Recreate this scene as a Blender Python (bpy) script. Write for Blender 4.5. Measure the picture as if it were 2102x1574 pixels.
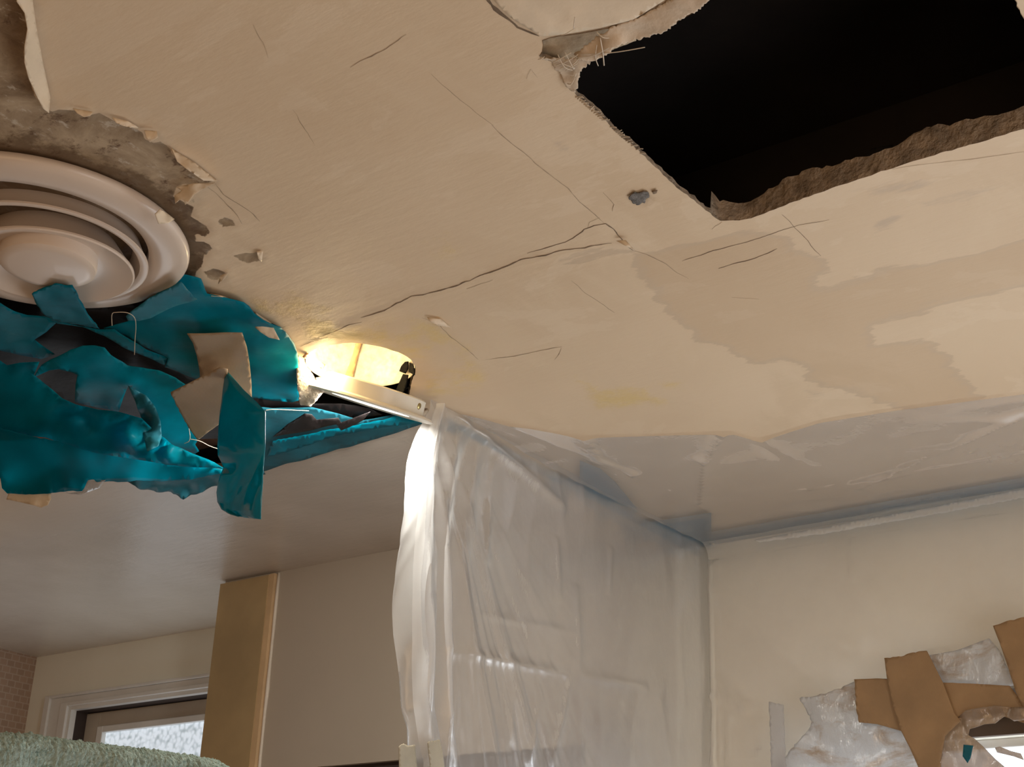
import bpy, bmesh, math, random
import numpy as np
from mathutils import Vector, Matrix, noise
from mathutils.geometry import delaunay_2d_cdt
random.seed(7)
for o in list(bpy.data.objects): bpy.data.objects.remove(o)
S = bpy.context.scene
COL = S.collection

# ------------------------------------------------------------------ camera
CAMZ, H = 1.55, 2.40                      # eye height, ceiling height
F = 2943.9
YAW, PITCH, ROLL = math.radians(-37.377), math.radians(23.348), math.radians(2.163)
def basis():
    f = Vector((math.sin(YAW)*math.cos(PITCH), math.cos(YAW)*math.cos(PITCH), math.sin(PITCH)))
    r = Vector((math.cos(YAW), -math.sin(YAW), 0)); u = r.cross(f)
    return r*math.cos(ROLL)+u*math.sin(ROLL), -r*math.sin(ROLL)+u*math.cos(ROLL), f
RV, UV_, FV = basis()
cam_d = bpy.data.cameras.new('camera'); cam = bpy.data.objects.new('camera', cam_d); COL.objects.link(cam)
cam_d.sensor_width = 36; cam_d.lens = F/2102*36; cam_d.clip_start = 0.02
mw = Matrix((( RV.x, UV_.x, -FV.x, 0), (RV.y, UV_.y, -FV.y, 0), (RV.z, UV_.z, -FV.z, CAMZ), (0,0,0,1)))
cam.matrix_world = mw
S.camera = cam
O = Vector((0,0,CAMZ))
def ray(px, py): return RV*((px-1051)/F) - UV_*((py-787)/F) + FV
# distance parameter of the ray through a measured point of the photo to a real plane of the room
def tz(px, py, drop=0.0): return (H-drop-CAMZ)/ray(px,py).z
def ty(px, py, Y): return Y/ray(px,py).y
def tx(px, py, X): return X/ray(px,py).x
def PZ(px, py, drop=0.0): return O+ray(px,py)*tz(px,py,drop)
def PY(px, py, Y): return O+ray(px,py)*ty(px,py,Y)
def PX(px, py, X): return O+ray(px,py)*tx(px,py,X)

# ------------------------------------------------------------------ view, world, lights
S.view_settings.view_transform = 'Standard'; S.view_settings.look = 'None'
S.view_settings.gamma = 1; S.view_settings.use_curve_mapping = False
S.view_settings.exposure = 0.0
W = bpy.data.worlds.new('daylight'); S.world = W; W.use_nodes = True
bg = W.node_tree.nodes['Background']; bg.inputs[0].default_value = (0.80,0.90,1.0,1); bg.inputs[1].default_value = 1.0

def area(name, loc, target, sx, sy, power, color):
    d = bpy.data.lights.new(name, 'AREA'); d.shape = 'RECTANGLE'; d.size = sx; d.size_y = sy
    d.energy = power; d.color = color
    o = bpy.data.objects.new(name, d); COL.objects.link(o); o.location = loc
    o.rotation_euler = (Vector(target)-Vector(loc)).to_track_quat('-Z','Y').to_euler()
    return o
# front and right lamps are added fill; daylight at the far-wall window (its part below the picture) and at the small window
area('front_fill', (0.1,-1.50,1.35), (-0.6,1.2,2.0), 1.5, 1.2, 19, (1.0,0.66,0.37))  # added warm fill from behind the camera; the front wall has no window
area('right_fill', (1.10,0.9,1.25), (-0.6,2.3,2.0), 1.0, 0.9, 14.5, (0.96,0.97,1.0))  # added fill to brighten the far wall; the right wall has no window
area('daylight_far_window', (-0.30,2.30,1.30), (-0.30,0.6,2.0), 1.0, 0.9, 12, (0.86,0.93,1.0))
area('daylight_small_window', (-2.85,2.30,1.50), (-2.1,1.4,2.35), 0.7, 0.5, 2.5, (0.88,0.94,1.0))

# ------------------------------------------------------------------ tagging
def tag(o, label=None, cat=None, group=None, kind=None):
    if label: o['label'] = label
    if cat: o['category'] = cat
    if group: o['group'] = group
    if kind: o['kind'] = kind
    return o
def link(name, me, mat=None, parent=None, smooth=False):
    o = bpy.data.objects.new(name, me); COL.objects.link(o)
    if mat: me.materials.append(mat)
    if parent: o.parent = parent; o.matrix_parent_inverse = parent.matrix_world.inverted() if False else Matrix.Translation(-parent.location) if parent.type=='EMPTY' else Matrix()
    if smooth:
        for p in me.polygons: p.use_smooth = True
    return o
def thing(name, loc, label, cat, group=None):
    o = bpy.data.objects.new(name, None); COL.objects.link(o); o.location = loc
    o.empty_display_size = .05
    return tag(o, label, cat, group)
def struct(o): o['kind'] = 'structure'; return o

# ------------------------------------------------------------------ materials
def nm(name):
    m = bpy.data.materials.new(name); m.use_nodes = True
    nt = m.node_tree; b = nt.nodes['Principled BSDF']; return m, nt, b
def ramp(nt, fac, c0, c1, p0=.3, p1=.7):
    r = nt.nodes.new('ShaderNodeValToRGB'); e = r.color_ramp.elements
    e[0].position = p0; e[0].color = (*c0,1); e[1].position = p1; e[1].color = (*c1,1)
    nt.links.new(fac, r.inputs[0]); return r.outputs[0]
def noi(nt, scale, detail=4, rough=.55, vec=None, dist=0):
    n = nt.nodes.new('ShaderNodeTexNoise'); n.inputs['Scale'].default_value = scale
    n.inputs['Detail'].default_value = detail; n.inputs['Roughness'].default_value = rough
    n.inputs['Distortion'].default_value = dist
    if vec is None: vec = coord(nt)
    nt.links.new(vec, n.inputs['Vector']); return n.outputs['Fac']
def coord(nt, scale=None, rot=None):
    c = nt.nodes.new('ShaderNodeNewGeometry').outputs['Position']
    if scale or rot:
        mp = nt.nodes.new('ShaderNodeMapping')
        if scale: mp.inputs['Scale'].default_value = scale
        if rot: mp.inputs['Rotation'].default_value = rot
        nt.links.new(c, mp.inputs[0]); return mp.outputs[0]
    return c
def mixc(nt, fac, a, b, mode='MIX'):
    m = nt.nodes.new('ShaderNodeMix'); m.data_type = 'RGBA'; m.blend_type = mode
    for s, v in ((m.inputs[0],fac),(m.inputs[6],a),(m.inputs[7],b)):
        if isinstance(v, (int,float)): s.default_value = v
        elif isinstance(v, tuple): s.default_value = (*v,1)
        else: nt.links.new(v, s)
    return m.outputs[2]
def math_(nt, op, a, b=0, c=0):
    m = nt.nodes.new('ShaderNodeMath'); m.operation = op
    for s, v in zip(m.inputs, (a,b,c)):
        if isinstance(v,(int,float)): s.default_value = v
        else: nt.links.new(v, s)
    return m.outputs[0]
def step(nt, v, a, b):
    m = nt.nodes.new('ShaderNodeMapRange'); m.interpolation_type = 'SMOOTHSTEP'
    nt.links.new(v, m.inputs[0]); m.inputs[1].default_value = a; m.inputs[2].default_value = b
    return m.outputs[0]
def bump(nt, b, h, strength, dist):
    n = nt.nodes.new('ShaderNodeBump'); n.inputs['Strength'].default_value = strength
    n.inputs['Distance'].default_value = dist; nt.links.new(h, n.inputs['Height'])
    nt.links.new(n.outputs[0], b.inputs['Normal']); return n
def attr(nt, name):
    a = nt.nodes.new('ShaderNodeAttribute'); a.attribute_name = name; return a.outputs['Fac']

def simple(name, col, rough=.6, var=.15, scale=30, bs=.15, bd=.002, metal=0, spec=.5, coat=0):
    m, nt, b = nm(name)
    n = noi(nt, scale, 5)
    dk = tuple(c*(1-var) for c in col); lt = tuple(min(1,c*(1+var)) for c in col)
    nt.links.new(ramp(nt, n, dk, lt), b.inputs['Base Color'])
    b.inputs['Roughness'].default_value = rough; b.inputs['Metallic'].default_value = metal
    b.inputs['Specular IOR Level'].default_value = spec; b.inputs['Coat Weight'].default_value = coat
    if bs: bump(nt, b, noi(nt, scale*3, 4), bs, bd)
    return m

PAINT = (0.68,0.555,0.43)
M = {}
def mat_ceiling():
    m, nt, b = nm('ceiling_paint'); L = nt.links
    big = noi(nt, 1.6, 4); mid = noi(nt, 9, 6, .65, coord(nt,(1,.45,1)), .6); fine = noi(nt, 60, 5)
    c = ramp(nt, big, (.61,.455,.298), (.695,.54,.372))
    c = mixc(nt, step(nt, mid, .46, .62), c, (.655,.502,.338))
    # lighter skim patches
    patch = step(nt, noi(nt, 5.5, 6, .6, coord(nt,(.8,1.2,1),(0,0,.5)), .4), .56, .585)
    c = mixc(nt, math_(nt,'MULTIPLY',patch,.35), c, (.71,.563,.40))
    # damp stain, edge of its own shape
    sd = attr(nt,'damp'); wob = math_(nt,'MULTIPLY',math_(nt,'SUBTRACT',noi(nt, 14, 6, .65, coord(nt,(.5,1.6,1))),.5),.085)
    dsd = math_(nt,'ADD',sd,wob)
    damp = step(nt, dsd, -.002, .005)
    c = mixc(nt, math_(nt,'MULTIPLY',damp,.85), c, mixc(nt,1.0,c,(.87,.835,.80),'MULTIPLY'))
    rim = math_(nt,'MULTIPLY',damp,math_(nt,'SUBTRACT',1.0,step(nt,dsd,.003,.02)))
    c = mixc(nt, math_(nt,'MULTIPLY',rim,.4), c, (.52,.41,.30))
    # yellow water stains round the fallen lamp
    sd2 = attr(nt,'yellow'); ysd = math_(nt,'ADD',sd2,math_(nt,'MULTIPLY',math_(nt,'SUBTRACT',noi(nt,22,6,.7),.5),.09))
    y = math_(nt,'MULTIPLY',step(nt,ysd,-.01,.02), step(nt, noi(nt,16,5,.6), .40,.62))
    c = mixc(nt, math_(nt,'MULTIPLY',y,.7), c, (.66,.48,.20))
    # grey smears
    sm = attr(nt,'smear')
    sms = math_(nt,'MULTIPLY',step(nt, math_(nt,'ADD',sm,math_(nt,'MULTIPLY',math_(nt,'SUBTRACT',noi(nt,30,5,.6,coord(nt,(.5,1.8,1))),.5),.05)),-.002,.014), .45)
    c = mixc(nt, sms, c, (.42,.33,.255))
    # exposed plaster, bare
    bs = attr(nt,'bare'); bsd = math_(nt,'ADD',bs,math_(nt,'MULTIPLY',math_(nt,'SUBTRACT',noi(nt,60,6,.7),.5),.008))
    bare = step(nt, bsd, -.0008, .0008)
    pl = ramp(nt, noi(nt, 12, 8, .68, None, .5), (.20,.13,.07), (.45,.34,.22), .36, .62)
    pl = mixc(nt, step(nt, noi(nt, 26, 7, .75, coord(nt,(1,1.4,1))), .55,.66), pl, (.145,.085,.045))
    pl = mixc(nt, math_(nt,'MULTIPLY',step(nt, noi(nt, 38, 7, .7, coord(nt,(1.3,.8,1),(0,0,1))), .56,.64),.75), pl, (.55,.47,.37))
    mo = math_(nt,'ADD',attr(nt,'mould_shade'),math_(nt,'MULTIPLY',math_(nt,'SUBTRACT',noi(nt,20,7,.72),.5),.16))
    pl = mixc(nt, math_(nt,'MULTIPLY',step(nt, mo, -.004, .03),.75), pl, (.09,.048,.022))  # dark ring: the vent's shadow painted into the plaster, with mouldy blotches
    c = mixc(nt, bare, c, pl)
    # glossy old paint beyond the opening
    g = attr(nt,'gloss')
    c2 = ramp(nt, noi(nt, 7, 5), (.55,.49,.42), (.61,.55,.48))
    c = mixc(nt, g, c, c2)
    L.new(c, b.inputs['Base Color'])
    r = nt.nodes.new('ShaderNodeMapRange'); L.new(g, r.inputs[0]); r.inputs[3].default_value=.62; r.inputs[4].default_value=.27
    L.new(r.outputs[0], b.inputs['Roughness'])
    r2 = nt.nodes.new('ShaderNodeMapRange'); L.new(g, r2.inputs[0]); r2.inputs[3].default_value=.25; r2.inputs[4].default_value=.6
    L.new(r2.outputs[0], b.inputs['Specular IOR Level'])
    hh = math_(nt,'ADD',math_(nt,'MULTIPLY',noi(nt,35,6,.6,coord(nt,(.4,1.6,1),(0,0,.3))),.7),math_(nt,'MULTIPLY',fine,.3))
    hh = math_(nt,'ADD',hh,math_(nt,'MULTIPLY',y,noi(nt,120,4)))
    bump(nt, b, hh, .35, .003)
    return m
M['ceiling'] = mat_ceiling()
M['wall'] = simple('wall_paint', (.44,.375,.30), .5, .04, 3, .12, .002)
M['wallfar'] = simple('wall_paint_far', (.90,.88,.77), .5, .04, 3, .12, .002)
M['white'] = simple('white_gloss_paint', (.74,.73,.70), .3, .05, 9, .08, .001)
M['sash'] = simple('beige_sash_paint', (.50,.44,.36), .45, .05, 9, .1, .001)
M['board'] = simple('bare_board', (.40,.285,.145), .6, .14, 7, .2, .001)
M['boardedge'] = simple('board_edge', (.60,.41,.23), .6, .1, 12, .2, .001)
M['caulk'] = simple('caulk', (.66,.58,.48), .5, .05, 20)
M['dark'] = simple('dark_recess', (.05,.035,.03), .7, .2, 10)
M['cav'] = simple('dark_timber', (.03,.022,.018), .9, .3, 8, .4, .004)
M['lath'] = simple('old_brown_board', (.20,.12,.085), .85, .35, 18, .5, .004)
M['rim'] = simple('broken_plaster_edge', (.33,.245,.165), .85, .4, 45, .9, .006)
M['paper'] = simple('torn_paper', (.60,.475,.345), .75, .14, 28, .5, .003)
M['paper_tan'] = simple('torn_core', (.40,.30,.19), .8, .35, 30, .6, .004)
M['flake'] = simple('paint_flake', (.68,.54,.38), .55, .08, 25, .25, .002)
M['chunk'] = simple('plaster_chunk', (.62,.51,.39), .7, .15, 60, .7, .004)
M['plastic'] = simple('diffuser_enamel', (.66,.54,.44), .36, .03, 6, .05, .001, coat=.1)
M['thread'] = simple('thread', (.62,.52,.40), .6, .1, 40, 0)
M['crack'] = simple('crack_dark', (.17,.115,.07), .9, .3, 60, 0)
M['crackl'] = simple('crack_faint', (.36,.265,.175), .9, .2, 60, 0)
M['galv'] = simple('galvanised_steel', (.50,.46,.40), .55, .3, 90, .3, .001, metal=.2)
M['lampwhite'] = simple('lamp_enamel', (.80,.74,.62), .3, .04, 20, .1, .001)
M['blackmetal'] = simple('black_metal', (.004,.004,.004), .7, .2, 30, spec=.05)
M['brass'] = simple('brass', (.45,.36,.16), .35, .2, 60, .1, .001, metal=1)
M['wood'] = simple('wood_strip', (.52,.30,.16), .6, .2, 50, .3, .002)
M['black'] = simple('black_film', (.007,.005,.005), .5, .3, 8, .3, .004, spec=.2)
M['floor'] = simple('floor_tile', (.48,.38,.28), .5, .1, 3)

def mat_teal(name, col, rough=.33, trans=.0, wr=.6, metal=0, crease=14, spec=.07):
    m, nt, b = nm(name)
    n = noi(nt, 9, 5, .6)
    c = ramp(nt, n, tuple(x*.7 for x in col), tuple(x*1.35 for x in col))
    dust = step(nt, noi(nt, 7, 7, .75, coord(nt,(1.6,.8,1),(0,0,.7)), .8), .57,.72)
    c = mixc(nt, math_(nt,'MULTIPLY',dust,.16), c, (.12,.25,.28))
    nt.links.new(c, b.inputs['Base Color']); b.inputs['Roughness'].default_value = rough
    b.inputs['Metallic'].default_value = metal
    b.inputs['Specular IOR Level'].default_value = spec
    w = nt.nodes.new('ShaderNodeTexNoise'); w.noise_type = 'RIDGED_MULTIFRACTAL'
    w.inputs['Scale'].default_value = crease; w.inputs['Detail'].default_value = 3
    nt.links.new(coord(nt,(1,.55,.8),(0,0,.6)), w.inputs['Vector'])
    h = math_(nt,'ADD',math_(nt,'MULTIPLY',w.outputs['Fac'],.5),math_(nt,'MULTIPLY',noi(nt,45,4),.35))
    bump(nt, b, h, wr*.45, .004)
    if trans:
        tr = nt.nodes.new('ShaderNodeBsdfTranslucent'); tr.inputs[0].default_value = (.0,min(1,col[1]*5),min(1,col[2]*5),1)
        mx = nt.nodes.new('ShaderNodeMixShader'); mx.inputs[0].default_value = trans
        out = nt.nodes['Material Output']
        nt.links.new(b.outputs[0], mx.inputs[1]); nt.links.new(tr.outputs[0], mx.inputs[2]); nt.links.new(mx.outputs[0], out.inputs[0])
    return m
M['teal'] = mat_teal('teal_tape', (.000,.125,.175), .46, .0, .5)
M['tealfilm'] = mat_teal('teal_film', (.000,.135,.165), .42, .6, .6)
M['tealgrey'] = mat_teal('teal_tape_dusty', (.018,.12,.16), .46, 0, .9)
M['tealhang'] = mat_teal('teal_tape_glossy', (.0,.14,.18), .12, .10, .5, 0, 9, .6)
M['bluemask'] = mat_teal('blue_masking_tape', (.0,.105,.19), .45, 0, .3)

def mat_cloth_tape(name, col, d=.28):
    m, nt, b = nm(name); L = nt.links
    n = noi(nt, 14, 5)
    c = ramp(nt, n, tuple(x*.82 for x in col), tuple(x*1.12 for x in col))
    spk = step(nt, noi(nt, 150, 3, .6), .70,.76); gate = step(nt, noi(nt, 12, 3), .55,.68)
    c = mixc(nt, math_(nt,'MULTIPLY',spk,gate), c, (.10,.045,.02))
    L.new(c, b.inputs['Base Color']); b.inputs['Roughness'].default_value = .5
    w1 = nt.nodes.new('ShaderNodeTexWave'); w1.bands_direction='X'; w1.inputs['Scale'].default_value=230; w1.inputs['Distortion'].default_value=.6
    w2 = nt.nodes.new('ShaderNodeTexWave'); w2.bands_direction='DIAGONAL'; w2.inputs['Scale'].default_value=230; w2.inputs['Distortion'].default_value=.6
    L.new(coord(nt), w1.inputs[0]); L.new(coord(nt), w2.inputs[0])
    h = math_(nt,'ADD',w1.outputs['Fac'],w2.outputs['Fac'])
    h = math_(nt,'ADD',math_(nt,'MULTIPLY',h,.25),math_(nt,'MULTIPLY',noi(nt,20,4),1.2))
    bump(nt, b, h, d, .002)
    return m
M['brown'] = mat_cloth_tape('brown_cloth_tape', (.33,.222,.125))
M['tan'] = mat_cloth_tape('tan_cloth_tape', (.36,.225,.11))
M['beigetape'] = mat_cloth_tape('beige_cloth_tape', (.42,.37,.27))

def mat_plastic(name, clear, haze=(.80,.80,.78), rough=.16, gl=.12, scale=6, streak=None, refr=0.0, crease=.6, tint=(1,1,1)):
    m = bpy.data.materials.new(name); m.use_nodes = True; nt = m.node_tree; L = nt.links
    for n in list(nt.nodes): nt.nodes.remove(n)
    out = nt.nodes.new('ShaderNodeOutputMaterial')
    rn = nt.nodes.new('ShaderNodeTexNoise'); rn.noise_type = 'RIDGED_MULTIFRACTAL'
    rn.inputs['Scale'].default_value = scale; rn.inputs['Detail'].default_value = 4
    L.new(coord(nt,(1,1,.45)), rn.inputs['Vector'])
    h = math_(nt,'ADD',math_(nt,'MULTIPLY',rn.outputs['Fac'],.55),math_(nt,'MULTIPLY',noi(nt,scale*6,4,.6,coord(nt,(1,1,.5))),.3))
    bp = nt.nodes.new('ShaderNodeBump'); bp.inputs['Strength'].default_value = crease; bp.inputs['Distance'].default_value = .008
    L.new(h, bp.inputs['Height'])
    tr = nt.nodes.new('ShaderNodeBsdfTransparent'); tr.inputs[0].default_value = (*tint,1)
    df = nt.nodes.new('ShaderNodeBsdfDiffuse'); tl = nt.nodes.new('ShaderNodeBsdfTranslucent')
    col = None
    if streak:
        sv = noi(nt, 9, 7, .7, coord(nt,(1.2,1,2.6),(0,.62,0)), .7)
        col = ramp(nt, sv, haze, streak, .50, .70)
        for s in (df,tl): L.new(col, s.inputs[0])
    else:
        for s in (df,tl): s.inputs[0].default_value = (*haze,1)
    gs = nt.nodes.new('ShaderNodeBsdfGlossy'); gs.inputs['Roughness'].default_value = rough
    for s in (df,tl,gs): L.new(bp.outputs[0], s.inputs['Normal'])
    a = nt.nodes.new('ShaderNodeMixShader'); a.inputs[0].default_value = .5
    L.new(df.outputs[0], a.inputs[1]); L.new(tl.outputs[0], a.inputs[2])
    thru = tr.outputs[0]
    if refr:
        rf = nt.nodes.new('ShaderNodeBsdfRefraction'); rf.inputs['IOR'].default_value = 1.12; rf.inputs['Roughness'].default_value = .12
        L.new(bp.outputs[0], rf.inputs['Normal'])
        q = nt.nodes.new('ShaderNodeMixShader'); q.inputs[0].default_value = refr
        L.new(tr.outputs[0], q.inputs[1]); L.new(rf.outputs[0], q.inputs[2]); thru = q.outputs[0]
    c = nt.nodes.new('ShaderNodeMixShader')
    cl = math_(nt,'ADD',clear,math_(nt,'MULTIPLY',math_(nt,'SUBTRACT',noi(nt,scale*.8,5),.5),-.25))
    L.new(cl, c.inputs[0]); L.new(a.outputs[0], c.inputs[1]); L.new(thru, c.inputs[2])
    fr = nt.nodes.new('ShaderNodeFresnel'); fr.inputs[0].default_value = 1.4; L.new(bp.outputs[0], fr.inputs['Normal'])
    g = nt.nodes.new('ShaderNodeMixShader'); L.new(math_(nt,'MINIMUM',math_(nt,'MULTIPLY_ADD',fr.outputs[0],.6,gl*.4),.35), g.inputs[0])
    L.new(c.outputs[0], g.inputs[1]); L.new(gs.outputs[0], g.inputs[2])
    L.new(g.outputs[0], out.inputs[0])
    return m
M['curtain'] = mat_plastic('clear_curtain_film', .50, (.95,.94,.92), .24, .10, 7, crease=.34, refr=.5)
M['cover'] = mat_plastic('clear_cover_film', .66, (.96,.94,.93), .26, .04, 4, crease=.12, refr=.4)
M['milky'] = mat_plastic('milky_crumpled_film', .12, (.86,.88,.90), .2, .2, 12, streak=(.60,.46,.33), crease=1.0)
M['crumple'] = mat_plastic('crumpled_taped_film', .30, (.46,.32,.20), .15, .3, 20, crease=1.0)
M['hazy'] = mat_plastic('reflection_film', .35, (.82,.83,.85), .2, .15, 8, crease=.5)
M['shine'] = mat_plastic('highlight_film', .30, (.95,.96,.95), .12, .4, 14, crease=.3)
M['scrap'] = mat_plastic('clear_scrap', .25, (.72,.69,.66), .12, .3, 25)

def emis(name, col, st):
    m = bpy.data.materials.new(name); m.use_nodes = True; nt = m.node_tree
    b = nt.nodes['Principled BSDF']; b.inputs['Base Color'].default_value = (*col,1)
    b.inputs['Emission Color'].default_value = (*col,1); b.inputs['Emission Strength'].default_value = st
    return m
M['bulb'] = emis('warm_bulb', (1,.80,.42), 9)
M['lens'] = emis('cool_lamp_lens', (1.0,.97,.92), 6)
def mat_glass():
    m, nt, b = nm('obscured_glass')
    v = nt.nodes.new('ShaderNodeTexVoronoi'); v.inputs['Scale'].default_value = 95; v.feature = 'SMOOTH_F1'
    nt.links.new(coord(nt), v.inputs['Vector'])
    c = ramp(nt, v.outputs['Distance'], (.80,.90,1.0), (.42,.50,.54), .35, .75)
    nt.links.new(c, b.inputs['Base Color']); nt.links.new(c, b.inputs['Emission Color'])
    b.inputs['Emission Strength'].default_value = .62; b.inputs['Roughness'].default_value = .2
    return m
M['glass'] = mat_glass()
M['glass2'] = emis('bright_window_glass', (.84,.92,1.0), 1.2)
def mat_tile():
    m, nt, b = nm('mosaic_tile')
    br = nt.nodes.new('ShaderNodeTexBrick'); br.inputs['Scale'].default_value = 1; br.offset = .5
    br.inputs['Brick Width'].default_value = .024; br.inputs['Row Height'].default_value = .018; br.inputs['Mortar Size'].default_value = .0016
    br.inputs['Color1'].default_value = (.40,.275,.20,1); br.inputs['Color2'].default_value = (.33,.225,.165,1); br.inputs['Mortar'].default_value = (.44,.34,.27,1)
    mp = nt.nodes.new('ShaderNodeMapping'); mp.inputs['Rotation'].default_value = (math.pi/2,0,math.pi/2)
    cx = nt.nodes.new('ShaderNodeSeparateXYZ'); cb = nt.nodes.new('ShaderNodeCombineXYZ')
    nt.links.new(coord(nt), cx.inputs[0]); nt.links.new(cx.outputs[1], cb.inputs[0]); nt.links.new(cx.outputs[2], cb.inputs[1])
    nt.links.new(cb.outputs[0], br.inputs['Vector'])
    nt.links.new(br.outputs['Color'], b.inputs['Base Color']); b.inputs['Roughness'].default_value = .4
    bump(nt, b, math_(nt,'SUBTRACT',1.0,br.outputs['Fac']), .4, .002)
    return m
M['tile'] = mat_tile()
def mat_towel():
    m, nt, b = nm('terry_cotton')
    c = ramp(nt, noi(nt, 260, 3), (.17,.24,.20), (.42,.50,.43), .35,.68)
    c = mixc(nt, step(nt, noi(nt, 60, 3), .35,.7), c, (.30,.37,.32))
    nt.links.new(c, b.inputs['Base Color']); b.inputs['Roughness'].default_value = 1; b.inputs['Specular IOR Level'].default_value = .1
    bump(nt, b, noi(nt, 300, 3), 1.0, .004)
    return m
M['towel'] = mat_towel()

# ------------------------------------------------------------------ mesh helpers
def box(bm, x0,x1,y0,y1,z0,z1):
    v = [bm.verts.new(p) for p in ((x0,y0,z0),(x1,y0,z0),(x1,y1,z0),(x0,y1,z0),(x0,y0,z1),(x1,y0,z1),(x1,y1,z1),(x0,y1,z1))]
    for f in ((0,3,2,1),(4,5,6,7),(0,1,5,4),(1,2,6,5),(2,3,7,6),(3,0,4,7)): bm.faces.new([v[i] for i in f])
def boxes(name, bs, mat, parent=None, bevel=0):
    bm = bmesh.new()
    for b in bs: box(bm, *b)
    me = bpy.data.meshes.new(name); bm.to_mesh(me); bm.free()
    o = link(name, me, mat, parent)
    if bevel:
        md = o.modifiers.new('bevel','BEVEL'); md.width = bevel; md.segments = 2
    return o
def lathe(name, prof, mat, parent=None, seg=96, mtx=None, closed=False):
    bm = bmesh.new(); rings = []
    for r, z in prof:
        rings.append([bm.verts.new((r*math.cos(2*math.pi*i/seg), r*math.sin(2*math.pi*i/seg), z)) for i in range(seg)] if r > 1e-5 else [bm.verts.new((0,0,z))])
    prs = list(zip(rings, rings[1:])) + ([(rings[-1], rings[0])] if closed else [])
    for a, b in prs:
        if len(a)==1 and len(b)==1: continue
        for i in range(seg):
            j = (i+1)%seg
            if len(a)==1: bm.faces.new((a[0],b[j],b[i]))
            elif len(b)==1: bm.faces.new((a[i],a[j],b[0]))
            else: bm.faces.new((a[i],a[j],b[j],b[i]))
    bmesh.ops.recalc_face_normals(bm, faces=bm.faces)
    if mtx is not None: bm.transform(mtx)
    me = bpy.data.meshes.new(name); bm.to_mesh(me); bm.free()
    o = link(name, me, mat, parent, smooth=True)
    md = o.modifiers.new('edges','EDGE_SPLIT'); md.split_angle = math.radians(38)
    return o
def tube(name, pts, r, mat, parent=None, seg=6):
    pts = [Vector(p) for p in pts]; bm = bmesh.new(); rings = []
    for i, p in enumerate(pts):
        d = (pts[min(i+1,len(pts)-1)]-pts[max(i-1,0)]).normalized()
        a = d.orthogonal().normalized() if i==0 else (a - d*a.dot(d)).normalized()
        b = d.cross(a); rr = r[i] if isinstance(r,(list,tuple)) else r
        rings.append([bm.verts.new(p+(a*math.cos(t)+b*math.sin(t))*rr) for t in [2*math.pi*k/seg for k in range(seg)]])
    for A, B in zip(rings, rings[1:]):
        for k in range(seg): bm.faces.new((A[k],A[(k+1)%seg],B[(k+1)%seg],B[k]))
    bm.faces.new(rings[0][::-1]); bm.faces.new(rings[-1])
    me = bpy.data.meshes.new(name); bm.to_mesh(me); bm.free()
    return link(name, me, mat, parent, smooth=True)
def smooth_path(pts, n=6):
    out = []; P = [Vector(p) for p in pts]
    for i in range(len(P)-1):
        p0=P[max(i-1,0)];p1=P[i];p2=P[i+1];p3=P[min(i+2,len(P)-1)]
        for k in range(n):
            t=k/n; out.append(.5*((2*p1)+(p2-p0)*t+(2*p0-5*p1+4*p2-p3)*t*t+(3*p1-p0-3*p2+p3)*t**3))
    return out+[P[-1]]
def inpoly(x, y, P):
    c = False; n = len(P); j = n-1
    for i in range(n):
        xi, yi = P[i][0], P[i][1]; xj, yj = P[j][0], P[j][1]
        if (yi > y) != (yj > y) and x < (xj-xi)*(y-yi)/(yj-yi)+xi: c = not c
        j = i
    return c
def ridged(v, s):
    return 1-2*abs(noise.noise(v*s))

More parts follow.
